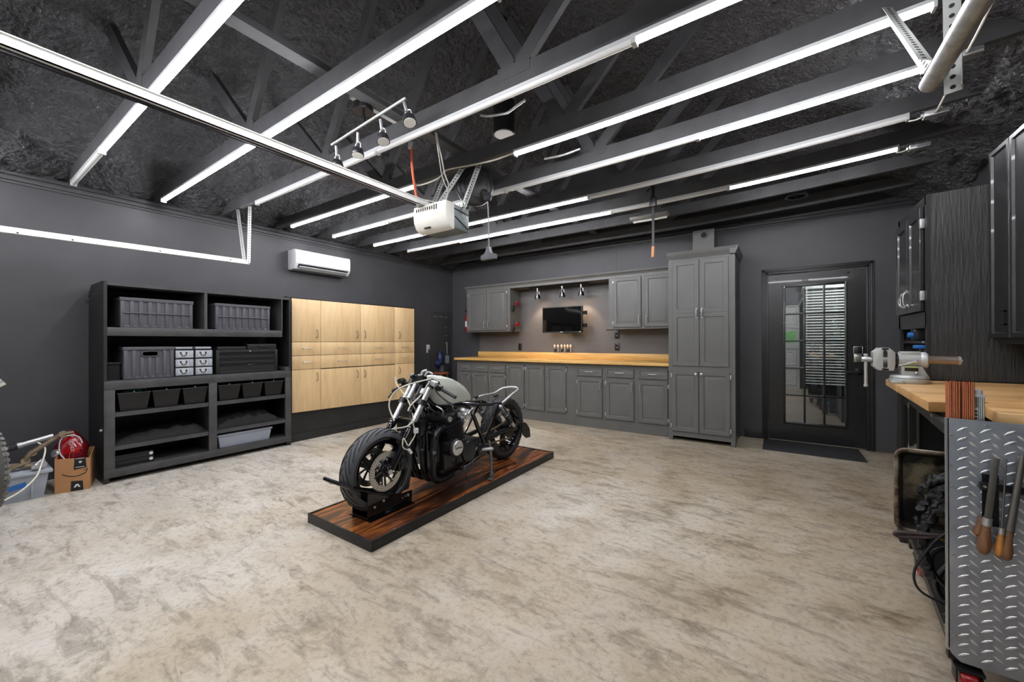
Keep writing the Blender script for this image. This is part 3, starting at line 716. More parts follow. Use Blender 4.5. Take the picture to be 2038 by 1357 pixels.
# ------------------------------------------------------------------ split air conditioner
ac = thing('air_conditioner', 'white wall-mounted air conditioner above the maple cabinets', 'air conditioner', (XL+.1, 3.03, 2.17))
ay0, ay1 = 2.645, 3.432
b = B(); prism(b, [(XL, 2.19), (XL, 2.440), (XL+.165, 2.440), (XL+.195, 2.425), (XL+.205, 2.36), (XL+.200, 2.25), (XL+.150, 2.185), (XL+.05, 2.172)], lambda u, v, n: V((u, ay0+n, v)), 0, ay1-ay0, .006); build('casing', b, wplast_m, ac)
b = B(); prism(b, [(XL+.206, 2.255), (XL+.211, 2.36), (XL+.200, 2.428), (XL+.196, 2.428), (XL+.202, 2.36), (XL+.198, 2.255)], lambda u, v, n: V((u, ay0+.012+n, v)), 0, ay1-ay0-.024); build('front_panel', b, M('glossy_white_plastic', (206,208,209), .10, coat=.5), ac)
b = B(); prism(b, [(XL+.198, 2.232), (XL+.202, 2.247), (XL+.16, 2.215), (XL+.152, 2.192)], lambda u, v, n: V((u, ay0+.04+n, v)), 0, ay1-ay0-.08); build('outlet_slot', b, black_m, ac)
b = B(); beam(b, (XL+.180, ay0+.05, 2.205), (XL+.180, ay1-.05, 2.205), .050, .006, up=V((-.5,0,.86))); build('louver', b, wplast_m, ac)
# ------------------------------------------------------------------ pegboard and things by the back corner
pb = thing('pegboard', 'black perforated pegboard on the left wall near the back corner', 'pegboard', (XL+.01, 5.48, .40))
pm, N_, L_, p_ = nodes_of('perforated_black_board', .5)
mp = mapped(N_, L_, (1,1,1)); vo = N_.new('ShaderNodeVectorMath'); vo.operation = 'DIVIDE'; vo.inputs[1].default_value = (1, .0254, .0254); L_.new(mp.outputs[0], vo.inputs[0])
fr = N_.new('ShaderNodeVectorMath'); fr.operation = 'FRACTION'; L_.new(vo.outputs[0], fr.inputs[0]); su_ = N_.new('ShaderNodeVectorMath'); su_.operation = 'SUBTRACT'; su_.inputs[1].default_value = (.5,.5,.5); L_.new(fr.outputs[0], su_.inputs[0])
ml = N_.new('ShaderNodeVectorMath'); ml.operation = 'MULTIPLY'; ml.inputs[1].default_value = (0,1,1); L_.new(su_.outputs[0], ml.inputs[0]); ln = N_.new('ShaderNodeVectorMath'); ln.operation = 'LENGTH'; L_.new(ml.outputs[0], ln.inputs[0])
rp = ramp(N_, [(.20,(6,6,6)),(.26,(64,64,66))]); L_.new(ln.outputs['Value'], rp.inputs['Fac']); L_.new(rp.outputs['Color'], p_.inputs['Base Color'])
b = B(); box(b, XL+.001, 5.20, .40, XL+.012, 5.775, 1.79, .002); build('board', b, pm, pb)
for y, z in ((5.30,1.70),(5.35,1.70),(5.44,1.70),(5.50,1.70),(5.60,1.69),(5.60,1.50),(5.60,1.34),(5.60,1.20)):
    b = B(); tube(b, [(XL+.010, y, z), (XL+.035, y, z-.004), (XL+.045, y, z+.012)], .004, 6); build('peg_hook', b, chrome_m, pb)
t = thing('fly_swatter', 'gray long-handled flat paddle hanging from the pegboard', 'paddle', (XL+.04, 5.62, .85))
b = B(); tube(b, [(XL+.035, 5.622, 1.22), (XL+.03, 5.635, .98)], .010, 8, smooth=False); build('handle', b, steel_m, t)
b = B(); prism(b, rrect(5.580, .80, 5.690, .96, .035), FX(XL+.026), 0, .008); build('blade', b, M('grey_plastic', (136,138,142), .5), t)
t = thing('work_gloves', 'dark blue safety gloves bundled on the pegboard', 'gloves', (XL+.05, 5.45, .60))
blu = M('dark_blue_fabric', (30,48,88), .5, col2=(90,106,140), vscale=14, bump=.3, bscale=60, contrast=(.5,.75)); gry = M('dark_grey_fabric', (64,66,76), .6, bump=.3, bscale=60)
def blob(bm, c, r, sc, seed, amp=.2):
    r0 = bmesh.ops.create_icosphere(bm, subdivisions=3, radius=1.0)
    for v in r0['verts']:
        n = 1+amp*noise.noise(v.co*1.6+V((seed, 0, 0))); v.co = V(c)+V((v.co.x*sc[0], v.co.y*sc[1], v.co.z*sc[2]))*r*n
b = B(); blob(b, (XL+.055, 5.43, .90), .10, (.4, .55, 1.3), 1, .5); blob(b, (XL+.06, 5.36, .82), .07, (.5, .9, .9), 4, .5); build('palm', b, blu, t, 180)
b = B(); blob(b, (XL+.06, 5.47, .68), .09, (.5, .8, 1.2), 2, .4)
for k in range(4): tube(b, [(XL+.05, 5.40+.035*k, .70), (XL+.07, 5.43+.035*k, .64), (XL+.06, 5.47+.03*k, .57+.01*k)], .015, 8)
build('cuff', b, gry, t, 180)
t = thing('light_switch', 'white wall switch plate beside the pegboard', 'switch', (XL, 5.155, 1.04))
b = B(); box(b, XL, 5.118, 1.08, XL+.008, 5.200, 1.168, .003); box(b, XL, 5.118, 1.02, XL+.008, 5.158, 1.085, .003); build('plate', b, wplast_m, t)
b = B(); box(b, XL+.008, 5.130, 1.10, XL+.014, 5.146, 1.135, .002); build('rocker', b, wplast_m, t)
st = thing('wooden_stool', 'small brown wooden stool between the pegboard and the base cabinets', 'stool', (-4.97, 5.05, 0))
sm = wood('red_brown_wood', [(.3,(104,58,34)),(.7,(146,88,54))], 'X', 8, .2, rough=.4)
b = B(); lathe(b, [(.001, .655), (.13, .655), (.145, .665), (.145, .680), (.13, .688), (.001, .688)], (-4.93, 5.03, 0), (0,0,1), 28); build('seat', b, sm, st)
for sx, sy in ((-1,-1),(1,-1),(1,1),(-1,1)):
    b = B(); cyl(b, (-4.93+sx*.075, 5.03+sy*.075, .66), (-4.93+sx*.125, 5.03+sy*.125, 0), .017, .014, 12); build('leg', b, sm, st)
for z in (.22, .36):
    for sx, sy, ex, ey in ((-1,-1,1,-1),(1,-1,1,1),(1,1,-1,1),(-1,1,-1,-1)):
        k = .075+(.66-z)/.66*.05; b = B(); cyl(b, (-4.93+sx*k, 5.03+sy*k, z), (-4.93+ex*k, 5.03+ey*k, z), .009, seg=10); build('rung', b, sm, st)
# ------------------------------------------------------------------ things on the floor at the left edge
bx = thing('cardboard_box', 'open brown cardboard box with printed black tape beside the shelving unit', 'box', (-4.95, .66, 0))
b = B()
P0, P1, P2 = V((-4.835, .553, 0)), V((-4.775, .740, 0)), V((-5.05, .815, 0)); P3 = P0+(P2-P1); P2b = P2
up = V((0,0,1))
hts = (.285, .285, .30, .30)
out_ = [P0, P1, P2, P3]; th = .005; cen = (P0+P2)/2
inn = [p+(cen-p).normalized()*.008 for p in out_]
hh = [.278, .262, .30, .31]
rings(b, [[p for p in out_], [p+up*h for p, h in zip(out_, hh)], [p+up*h for p, h in zip(inn, hh)], [p+up*.006 for p in inn]]); build('carton', b, cardb_m, bx)
tapem = M('black_printed_tape', (20,20,22), .3)
fu = (P1-P0).normalized(); fn = fu.cross(up).normalized()
if fn.x < 0: fn = -fn
def FB(u, v, n): return P0+fu*u+up*v+fn*n
b = B(); prism(b, [(.105, .175), (.178, .185), (.172, .270), (.110, .272)], FB, .0005, .0016); build('tape_strip', b, tapem, bx)
b = B(); prism(b, [(.088, .002), (.160, .002), (.156, .078), (.090, .085)], FB, .0005, .0016); build('tape_strip', b, tapem, bx)
b = B(); cyl(b, FB(.142, .235, .0016), FB(.142, .235, .0022), .009, seg=16); 
for v in (.192, .262): prism(b, [(.115, v), (.165, v), (.165, v+.004), (.115, v+.004)], FB, .0016, .0022)
prism(b, [(.105, .030), (.116, .030), (.124, .046), (.132, .030), (.143, .030), (.131, .056), (.117, .056)], FB, .0016, .0022); build('tape_print', b, wplast_m, bx)
b = B(); A = [FB(.040+.135*k/10, .150-.028*math.sin(PI*k/10*.93), .001) for k in range(11)]
tube(b, A, .0028, 6); prism(b, [(.160, .165), (.186, .178), (.178, .145), (.174, .146), (.179, .171), (.160, .161)], FB, .0006, .0018); build('curved_arrow_print', b, black_m, bx)
b = B(); F3 = lambda u, v, n: P0+(P3-P0).normalized()*u+up*v+(-fu)*n; prism(b, [(.012, .010), (.075, .010), (.075, .085), (.012, .085)], F3, .0005, .0015); build('shipping_label', b, wplast_m, bx)
# red fuel tank in the box
ft = thing('fuel_tank', 'dark red motorcycle fuel tank with white stripes standing in the cardboard box', 'fuel tank', (-4.95, .65, .15))
b = B(); lp = []
for k in range(15):
    a = k/14; z = .02+.46*a
    w_ = (.092+.028*math.exp(-((a-.70)/.13)**2))*math.sqrt(max(1-(max(a-.25,0)/.75)**2.6, .02)); d_ = .092*math.sqrt(max(1-(max(a-.2,0)/.8)**2.2, .02))
    c = V((-4.965-.02*a, .672-.012*a, z))
    lp.append([c+fu*(w_*math.copysign(abs(math.cos(t))**.75, math.cos(t)))+fn*(d_*math.copysign(abs(math.sin(t))**.75, math.sin(t))) for t in [2*PI*q/32 for q in range(32)]])
rings(b, lp); maroon = M('maroon_metal_flake', (104,14,26), .18, .3, col2=(140,20,38), vscale=60, coat=.8)
build('shell', b, maroon, ft, 60)
def onshell(u, a, e=.004):
    w_ = (.092+.028*math.exp(-((a-.70)/.13)**2))*math.sqrt(max(1-(max(a-.25,0)/.75)**2.6, .02)); d_ = .092*math.sqrt(max(1-(max(a-.2,0)/.8)**2.2, .02))
    cu = max(min(u/w_, .999), -.999); t = math.acos(math.copysign(abs(cu)**(1/.75), cu)); s = math.sin(t)**.75
    return V((-4.965-.02*a, .672-.012*a, .02+.46*a))+fu*u+fn*(d_*s+e)
b = B(); tube(b, [onshell(-.02, .50), onshell(-.050, .62), onshell(-.056, .76), onshell(-.048, .86), onshell(-.025, .91), onshell(.025, .91), onshell(.055, .86), onshell(.074, .76)], .0045, 6); build('white_stripe', b, wplast_m, ft)
b = B(); lp = [[onshell(u, a, .0015) for u in (-.042, -.02, .008, .034, .058)] for a in (.60, .68, .76, .84, .88)]
rings(b, lp, False, False, False); ex = bmesh.ops.extrude_face_region(b, geom=list(b.faces))
for v in ex['geom']:
    if isinstance(v, bmesh.types.BMVert): v.co -= fn*.004
build('side_panel', b, M('bright_red_lacquer', (160,12,24), .15, coat=.8), ft)
b = B(); tube(b, [onshell(.0, .50), onshell(.005, .60), onshell(.03, .66), onshell(.075, .67)], .0018, 6); build('orange_pinstripe', b, orange_m, ft)
text('lettering', 'HONDA', wplast_m, ft, .030, onshell(.016, .735, .010), -up*.9+fu*.12, fu+up*.1, .0006)
b = B(); c = onshell(-.072, .62, -.012); lathe(b, [(.001, .0), (.030, .0), (.034, .010), (.030, .022), (.018, .026), (.001, .026)], c, (fn-fu*1.2+up*.6).normalized(), 24); build('filler_cap', b, chrome_m, ft)
# grey tote with suspension parts
tt = thing('plastic_tote', 'light gray plastic tote with blue tape piled with metal parts on the floor', 'tote', (-5.0, .40, 0))
tg = M('light_grey_plastic', (156,162,170), .45, col2=(138,144,152), vscale=7)
Q0, Q1 = V((-4.80, .20, 0)), V((-4.80, .505, 0))
b = B(); rings(b, [[(-5.10, .20, .0), (-4.83, .20, 0), (-4.83, .495, 0), (-5.10, .495, 0)], [(-5.13, .18, .20), (-4.80, .18, .20), (-4.80, .52, .20), (-5.13, .52, .20)], [(-5.125, .185, .20), (-4.805, .185, .20), (-4.805, .515, .20), (-5.125, .515, .20)], [(-5.10, .205, .01), (-4.835, .205, .01), (-4.835, .49, .01), (-5.10, .49, .01)]])
for y in (.27, .43): box(b, -4.83, y, .02, -4.806, y+.012, .19)
build('tub', b, tg, tt)
b = B(); box(b, -5.15, .165, .195, -4.782, .540, .222, .006); box(b, -5.13, .185, .215, -4.81, .52, .232, .006); build('lid', b, tg, tt)
b = B(); prism(b, [(.305, .095), (.405, .110), (.405, .148), (.300, .125)], FX(-4.812), 0, .010); build('blue_tape', b, M('blue_masking_tape', (28,96,168), .6), tt)
t2 = thing('plastic_tote', 'pale tote lid leaning behind the piled metal parts', 'lid', (-5.2, .40, .2))
b = B(); beam(b, (-5.22, .22, .30), (-5.22, .54, .30), .02, .22, up=V((0,0,1)), bev=.005); build('panel', b, tg, t2)
t2.location.z = 0; [setattr(c, 'location', V((0,0,.0))) for c in t2.children]
fk = thing('fork_tube', 'silver fork tube with a rusty lower arm resting on the gray tote', 'fork tube', (-4.9, .42, .25))
b = B(); cyl(b, (-4.95, .39, .415), (-4.95, .56, .455), .020, seg=16); cyl(b, (-4.95, .37, .41), (-4.95, .40, .417), .024, seg=16); build('tube', b, steel_m, fk)
b = B(); cyl(b, (-4.95, .20, .375), (-4.95, .375, .411), .027, seg=16); 
for k in range(9): ringlathe(b, [(.027, -.004), (.031, 0), (.027, .004)], V((-4.95, .22, .379))+V((0, .018, .0039))*k, (0, .97, .22), 16)
build('rubber_gaiter', b, rubber_m, fk)
b = B(); tube(b, [(-4.88, .59, .462), (-4.87, .55, .44), (-4.86, .46, .375), (-4.85, .42, .34), (-4.86, .405, .30), (-4.87, .38, .275), (-4.88, .30, .25)], .017, 8); tube(b, [(-4.87, .56, .455), (-4.86, .60, .470), (-4.87, .66, .475)], .014, 8)
for c, r in (((-4.87, .60, .47), .026), ((-4.865, .44, .352), .024), ((-4.86, .405, .30), .026)): lathe(b, [(r*.45, -.016), (r, -.016), (r, .016), (r*.45, .016)], c, (1, .2, .3), 14)
build('control_arm', b, rust_m, fk)
b = B(); tube(b, [(-4.90, .20, .245), (-4.88, .28, .265), (-4.87, .35, .275), (-4.85, .42, .262), (-4.86, .48, .255)], .020, 8); tube(b, [(-4.84, .24, .25), (-4.83, .33, .26), (-4.84, .40, .285)], .012, 8); single('rusty_linkage', b, rust_m, 'rusty steel linkage lying across the lid of the gray tote', 'linkage')
b = B(); tube(b, [(-4.80, .44, .25), (-4.85, .49, .29), (-4.86, .50, .27)], .012, 8); lathe(b, [(.010, -.02), (.026, -.02), (.026, .02), (.010, .02)], (-4.82, .485, .262), (1, .1, .1), 16); lathe(b, [(.006, -.02), (.018, -.02), (.018, .02), (.006, .02)], (-4.80, .455, .25), (.5, 1, .1), 14); single('bearing_housing', b, steel_m, 'small round metal bearing housing on the corner of the gray tote', 'metal part')
b = B(); tube(b, [on_x(0, 1000, -4.52), on_x(40, 978, -4.60), on_x(70, 951, -4.70), on_x(81, 928, -4.78), on_x(90, 893, -4.86), (-4.88, .47, .43)], .0055, 8, 8); single('brake_hose', b, cream_m, 'pale hose drooping over the front of the gray tote', 'hose')
# knobbly tyre at the frame edge
kt = thing('offroad_tire', 'knobbly off-road tire cut by the left edge of the photo', 'tire', (-3.90, .1, 0))
C_ = V((-3.90, .088, .485)); TA = V((-.28, .95, 0)).normalized(); TB = V((-TA.y, TA.x, 0))
b = B(); ringlathe(b, [(.20, -.06), (.25, -.078), (.285, -.074), (.300, -.05), (.306, 0), (.300, .05), (.285, .074), (.25, .078), (.20, .06), (.195, 0)], C_, TA, 64); build('carcass', b, M('dusty_carcass', (70,69,67), .85), kt)
b = B()
for i in range(54):
    a = 2*PI*i/54
    for k, w_ in enumerate((-.062, -.031, 0, .031, .062)):
        aa = a+(.5 if k % 2 else 0)*2*PI/54; r = .302-abs(w_)**2*5.0
        d = TB*math.cos(aa)+V((0,0,1))*math.sin(aa); tg_ = -TB*math.sin(aa)+V((0,0,1))*math.cos(aa)
        p = C_+d*r+TA*w_; s = .0115
        quadbox(b, [p-TA*s-tg_*.012-d*.004, p+TA*s-tg_*.012-d*.004, p+TA*s+tg_*.012-d*.004, p-TA*s+tg_*.012-d*.004, p-TA*s*.8-tg_*.010+d*.009, p+TA*s*.8-tg_*.010+d*.009, p+TA*s*.8+tg_*.010+d*.009, p-TA*s*.8+tg_*.010+d*.009])
for i in range(54):
    for w_, r in ((.080, .280), (.083, .255), (-.080, .280)):
        aa = 2*PI*(i+.5*(r < .27))/54; d = TB*math.cos(aa)+V((0,0,1))*math.sin(aa); tg_ = -TB*math.sin(aa)+V((0,0,1))*math.cos(aa); p = C_+d*r+TA*w_; s_ = math.copysign(.007, w_)
        quadbox(b, [p-d*.010-tg_*.011-TA*s_, p+d*.010-tg_*.011-TA*s_, p+d*.010+tg_*.011-TA*s_, p-d*.010+tg_*.011-TA*s_, p-d*.008-tg_*.009+TA*s_, p+d*.008-tg_*.009+TA*s_, p+d*.008+tg_*.009+TA*s_, p-d*.008+tg_*.009+TA*s_])
o = build('tread', b, M('dusty_rubber', (120,118,114), .85, col2=(86,84,82), vscale=20), kt); o['kind'] = 'stuff'
b = B(); ringlathe(b, [(.15, -.05), (.20, -.055), (.20, .055), (.15, .05)], C_, TA, 40); cyl(b, C_-TA*.04, C_+TA*.04, .155, seg=32); build('wheel', b, bmetal_m, kt)
b = B(); box(b, -4.04, -.10, 0, -3.76, .06, .192, .004); build('stand', b, bmetal_m, kt)
b = B(); tube(b, [(-3.70, .02, .80), (-3.68, .10, .90), (-3.66, .205, .992)], .016, 10); cyl(b, (-3.66, .195, .985), (-3.66, .225, 1.005), .026, seg=16)
o = single('chrome_lever', b, chrome_m, 'chrome rod end showing at the left edge above the tire', 'rod')
# ------------------------------------------------------------------ back wall kitchen run
BF = 5.25; FB_ = FY(BF)
hinge_m = steel_m
def base_door(t, x0, z0, x1, z1, hside, name='door', prof=RAISED, pull='U', top=True, F=None, pm_=None):
    F = F or FB_
    b = B(); panel(b, F, x0, z0, x1, z1, prof, -.001); d = build(name, b, gray_m, t)
    Fh = lambda u, v, n: F(u, v, n+.019)
    b = B()
    if name == 'drawer': u_pull(b, Fh, (x0+x1)/2, (z0+z1)/2, .105, False, .0042, .024)
    else:
        hx = x1-.026 if hside == 'R' else x0+.026
        zc = z1-.10 if top else z0+.10
        if pull == 'U': u_pull(b, Fh, hx, zc, .105, True, .0042, .024)
        else: lathe(b, [(.007,0),(.006,.012),(.015,.020),(.016,.027),(.010,.032),(.001,.033)], F(hx, z1-.035, .019), F(0,0,1)-F(0,0,0), 18)
    build('knob' if pull == 'K' else 'pull', b, steel_m, d)
    if name == 'door':
        for zh in (z0+.06, z1-.06):
            b = B(); xh = x0-.006 if hside == 'R' else x1+.006
            p = [F(xh-.006, zh-.026, -.001), F(xh+.006, zh-.026, -.001), F(xh+.006, zh+.026, -.001), F(xh-.006, zh+.026, -.001), F(xh-.006, zh-.026, .021), F(xh+.006, zh-.026, .021), F(xh+.006, zh+.026, .021), F(xh-.006, zh+.026, .021)]
            quadbox(b, p, .002); build('hinge', b, hinge_m, d)
    return d
def carcass(t, x0, x1, z0=.09, z1=.902, yb=YB-.002, toe=True):
    b = B(); box(b, x0, BF, z0, x1, yb, z1)
    if toe: box(b, x0, BF-.004, 0, x1, BF+.30, z0+.002)
    build('carcass', b, gray_m, t)
t = thing('base_cabinet', 'charcoal base cabinet with three drawers over three doors, beside the wooden stool', 'cabinet', (-4.20, 5.54, 0), 'charcoal base cabinets'); carcass(t, -4.74, -3.666)
for x0, x1, hs in ((-4.656, -4.404, 'R'), (-4.363, -4.043, 'R'), (-4.009, -3.683, 'L')):
    base_door(t, x0, .709, x1, .848, 'L', 'drawer', SMALLR); base_door(t, x0, .155, x1, .697, hs)
t = thing('base_cabinet', 'charcoal base cabinet with three tall doors and no drawers, behind the motorcycle', 'cabinet', (-3.05, 5.54, 0), 'charcoal base cabinets'); carcass(t, -3.664, -2.44)
for x0, x1, hs in ((-3.649, -3.326, 'L'), (-3.286, -2.957, 'R'), (-2.918, -2.592, 'L')): base_door(t, x0, .16, x1, .855, hs)
t = thing('base_cabinet', 'charcoal base cabinet with three drawers over three doors, touching the tall cabinet', 'cabinet', (-1.79, 5.54, 0), 'charcoal base cabinets'); carcass(t, -2.438, -1.135)
for x0, x1, hs in ((-2.414, -2.034, 'R'), (-1.980, -1.594, 'R'), (-1.534, -1.162, 'L')):
    base_door(t, x0, .728, x1, .855, 'L', 'drawer', SMALLR); base_door(t, x0, .150, x1, .701, hs)
ct = thing('countertop', 'long pine countertop with an upright pine backsplash board', 'countertop', (-2.9, 5.5, .902))
b = B(); box(b, -4.757, 5.185, .903, -1.136, YB-.024, .941, .003); build('slab', b, pine_m, ct)
b = B(); box(b, -4.70, YB-.040, .9415, -1.136, YB-.004, 1.038, .003); build('backsplash_board', b, pine_m, ct)
b = B(); box(b, -4.69, YB-.003, 1.04, -1.136, YB+.001, 2.11); box(b, -4.69, YB-.003, .9, -4.66, YB+.001, 1.04); struct('wall_backsplash', b, M('warm_grey_panel', (98,95,94), .5, col2=(92,89,88), vscale=2))
for x0, z0, x1, z1, l in ((-3.811, 1.069, -3.738, 1.191, 'black outlet plate on the backsplash below the left wall cabinet'), (-2.060, 1.080, -1.985, 1.194, 'black outlet plate just above the pine backsplash board, near the tall cabinet'), (-2.060, 1.262, -1.985, 1.375, 'black switch plate directly above another outlet plate, under the right wall cabinet')):
    t = thing('outlet_plate', l, 'outlet', ((x0+x1)/2, YB, z0), 'black wall plates')
    b = B(); box(b, x0, YB-.010, z0, x1, YB-.003, z1, .002); build('plate', b, bplast_m, t)
    for dz in (.028, -.028):
        b = B(); c = (z0+z1)/2+dz; box(b, (x0+x1)/2-.016, YB-.0125, c-.018, (x0+x1)/2+.016, YB-.010, c+.018, .001); build('socket', b, bgloss_m, t)
# upper cabinets
UF = 5.50; FU = FY(UF)
for (x0, x1, ds, l) in ((-4.726, -3.765, ((-4.684,-4.276,'R'),(-4.246,-3.826,'L')), 'left charcoal wall cabinet, beside the fire extinguisher'), (-2.03, -1.136, ((-1.958,-1.566,'R'),(-1.518,-1.150,'L')), 'right charcoal wall cabinet, touching the tall cabinet')):
    t = thing('wall_cabinet', l, 'cabinet', ((x0+x1)/2, 5.66, 1.395), 'charcoal wall cabinets')
    b = B(); box(b, x0, UF, 1.395, x1, YB-.004, 2.16); build('carcass', b, gray_m, t)
    for a0, a1, hs in ds: base_door(t, a0, 1.418, a1, 2.122, hs, top=False, F=FU)
cr = thing('crown_valance', 'charcoal crown board running over the wall cabinets and the television niche', 'moulding', (-2.93, 5.5, 2.13))
b = B(); box(b, -4.726, UF-.002, 2.125, -1.136, UF+.018, 2.205); box(b, -3.765, UF+.018, 2.128, -2.03, YB-.004, 2.145); build('board', b, gray_m, cr)
b = B(); prism(b, [(UF-.002, 2.165), (UF-.012, 2.165), (UF-.018, 2.182), (UF-.034, 2.190), (UF-.042, 2.205), (UF-.042, 2.216), (UF+.02, 2.216), (UF+.02, 2.165)], lambda u, v, n: V((n, u, v)), -4.742, -1.136); build('crown', b, gray_m, cr)
# television on its bracket
tv = thing('television', 'black flat television mounted above the pine countertop', 'television', (-2.84, 5.64, 1.36))
def TP(u, v, n): # screen plane: slightly turned
    c = V((-2.845, 5.60, 1.567)); ux = V((.9985, .0, 0)); return c+ux*u+V((0,0,1))*v+V((0,-1,0))*n
b = B(); prism(b, rrect(-.348, -.205, .348, .205, .008), TP, -.045, .0); build('cabinet', b, bplast_m, tv)
b = B(); prism(b, [(-.336, -.186), (.336, -.186), (.336, .194), (-.336, .194)], TP, 0, .0012); build('screen', b, M('dark_glass_screen', (8,8,9), .06, spec=.6), tv)
b = B(); prism(b, [(-.028, -.198), (.028, -.198), (.028, -.191), (-.028, -.191)], TP, 0, .0015); prism(b, [(.30, -.199), (.325, -.199), (.325, -.188), (.30, -.188)], TP, 0, .0015); build('badge', b, wplast_m, tv)
b = B(); box(b, -2.95, YB-.02, 1.40, -2.74, YB-.003, 1.75)
for z in (1.47, 1.67): beam(b, (-2.80, YB-.02, z), (-2.50, 5.70, z), .03, .04); beam(b, (-2.50, 5.70, z), (-2.60, 5.645, z), .03, .04); cyl(b, (-2.485, 5.70, z-.028), (-2.485, 5.70, z+.028), .030, seg=14)
build('wall_bracket', b, bmetal_m, tv)
# beer taps: pale handles
for k, x in enumerate((-3.064, -3.003, -2.937, -2.881, -2.828, -2.774)):
    lab = ['first tap handle of the row of six above the pine board, near the left outlet', 'second of the six pale tap handles above the pine board', 'third of the six pale tap handles above the pine board', 'fourth of the six pale tap handles above the pine board', 'fifth of the six pale tap handles above the pine board', 'last tap handle of the row of six, toward the right wall cabinet'][k]
    t = thing('tap_handle', lab, 'tap', (x, YB-.05, 1.04), 'pale tap handles')
    b = B(); cyl(b, (x, YB-.003, 1.075), (x, YB-.05, 1.075), .010, seg=10); cyl(b, (x, YB-.045, 1.045), (x, YB-.045, 1.10), .009, .008, 10); build('faucet', b, bmetal_m if k % 2 == 0 else chrome_m, t)
    b = B(); lathe(b, [(.005, 0), (.008, .010), (.016, .035), (.018, .05), (.012, .066), (.002, .072)], (x, YB-.045, 1.10), (0, -.15, 1), 14); build('handle', b, M('pale_cream_handle', (222,206,186), .35) if 'pale_cream_handle' not in MATS else MATS['pale_cream_handle'], t)
# track light in the niche
def lamp_head(t, p, aim, s, shade_m, glow=None):
    d = V(aim).normalized()
    b = B(); lathe(b, [(.0, -.045*s), (.020*s, -.045*s), (.024*s, -.03*s), (.026*s, 0), (.046*s, .06*s), (.050*s, .085*s), (.047*s, .085*s), (.040*s, .05*s), (.001, .03*s)], V(p), d, 20); h = build('lamp_shade', b, shade_m, t)
    b = B(); lathe(b, [(.001, .066*s), (.043*s, .066*s), (.041*s, .070*s), (.001, .070*s)], V(p), d, 18); build('lens', b, glow or wplast_m, h)
    return h
warm_m = Emit('warm_lamp', (255,214,170), 22.0)
tl = thing('track_light', 'black track light with three spot heads above the television', 'track light', (-2.93, 5.66, 2.0))
b = B(); box(b, -3.47, 5.635, 2.108, -2.99, 5.665, 2.128); box(b, -2.99, 5.63, 2.108, -2.40, 5.66, 2.128); build('rail', b, bmetal_m, tl)
for x, y in ((-3.315, 5.65), (-2.855, 5.645), (-2.53, 5.645)):
    b = B(); cyl(b, (x, y, 2.11), (x, y, 2.075), .016, seg=12); cyl(b, (x, y, 2.08), (x, y, 2.04), .010, seg=10); tube(b, [(x-.03, y, 2.00), (x-.032, y, 2.04), (x, y, 2.06), (x+.032, y, 2.04), (x+.03, y, 2.0)], .004, 6); build('stem', b, chrome_m, tl)
    lamp_head(tl, (x, y, 2.015), (0, .12, -1), 1.0, bgloss_m, warm_m)
# clamps hung on the end of the left wall cabinet
for z, l in ((1.86, 'red and black bar clamp hanging high on the end of the left wall cabinet'), (1.50, 'red and black bar clamp hanging low on the end of the left wall cabinet')):
    t = thing('bar_clamp', l, 'clamp', (-3.74, 5.62, z-.1), 'red bar clamps')
    b = B(); beam(b, (-3.74, 5.56, z-.10), (-3.74, 5.66, z+.06), .008, .018); build('bar', b, steel_m, t)
    b = B(); beam(b, (-3.735, 5.60, z+.0), (-3.725, 5.74, z+.055), .022, .026, bev=.004); beam(b, (-3.735, 5.62, z-.01), (-3.72, 5.71, z-.0), .016, .018, bev=.003); build('grip', b, red_m, t)
    b = B(); beam(b, (-3.74, 5.545, z-.12), (-3.74, 5.60, z-.03), .026, .04, bev=.005); tube(b, [(-3.74, 5.58, z-.03), (-3.735, 5.55, z-.05), (-3.735, 5.545, z-.10), (-3.73, 5.58, z-.13)], .007, 8); build('jaw', b, bmetal_m, t)
for z, l in ((2.0, 'small copper-colored loop hook on the end of the right wall cabinet, upper one'), (1.565, 'small copper-colored loop hook on the end of the right wall cabinet, lower one')):
    b = B(); tube(b, [(-2.03, 5.60, z+.03), (-2.05, 5.585, z+.03), (-2.055, 5.62, z-.02), (-2.045, 5.65, z-.035), (-2.04, 5.66, z+.005), (-2.03, 5.63, z+.03)], .005, 6); single('loop_hook', b, rust_m, l, 'hook', 'loop hooks')
t = thing('fire_extinguisher', 'red fire extinguisher on the wall just left of the wall cabinet', 'fire extinguisher', (-4.78, 5.70, 1.40))
b = B(); lathe(b, [(.001, 0), (.046, 0), (.052, .012), (.052, .28), (.040, .32), (.018, .34), (.018, .36), (.001, .36)], (-4.785, 5.60, 1.40), (0,0,1), 22); build('cylinder', b, red_m, t)
b = B(); lathe(b, [(.0525, .10), (.0532, .10), (.0532, .2), (.0525, .2)], (-4.785, 5.60, 1.40), (0,0,1), 22); build('label', b, wplast_m, t)
b = B(); beam(b, (-4.785, 5.60, 1.765), (-4.785, 5.53, 1.80), .02, .012); beam(b, (-4.785, 5.60, 1.77), (-4.785, 5.53, 1.77), .02, .01); tube(b, [(-4.785, 5.62, 1.765), (-4.80, 5.66, 1.74), (-4.80, 5.66, 1.60)], .008, 8); build('valve', b, bmetal_m, t)
b = B(); box(b, -4.80, 5.65, 1.50, -4.77, 5.829, 1.53); build('bracket', b, bmetal_m, t)
b = B(); box(b, -2.08, 5.60, 1.385, -2.02, 5.66, 1.40, .004); cyl(b, (-2.055, 5.63, 1.392), (-2.11, 5.61, 1.39), .010, seg=10); single('bottle_opener', b, bmetal_m, 'small black fitting under the bottom corner of the right wall cabinet', 'fitting')
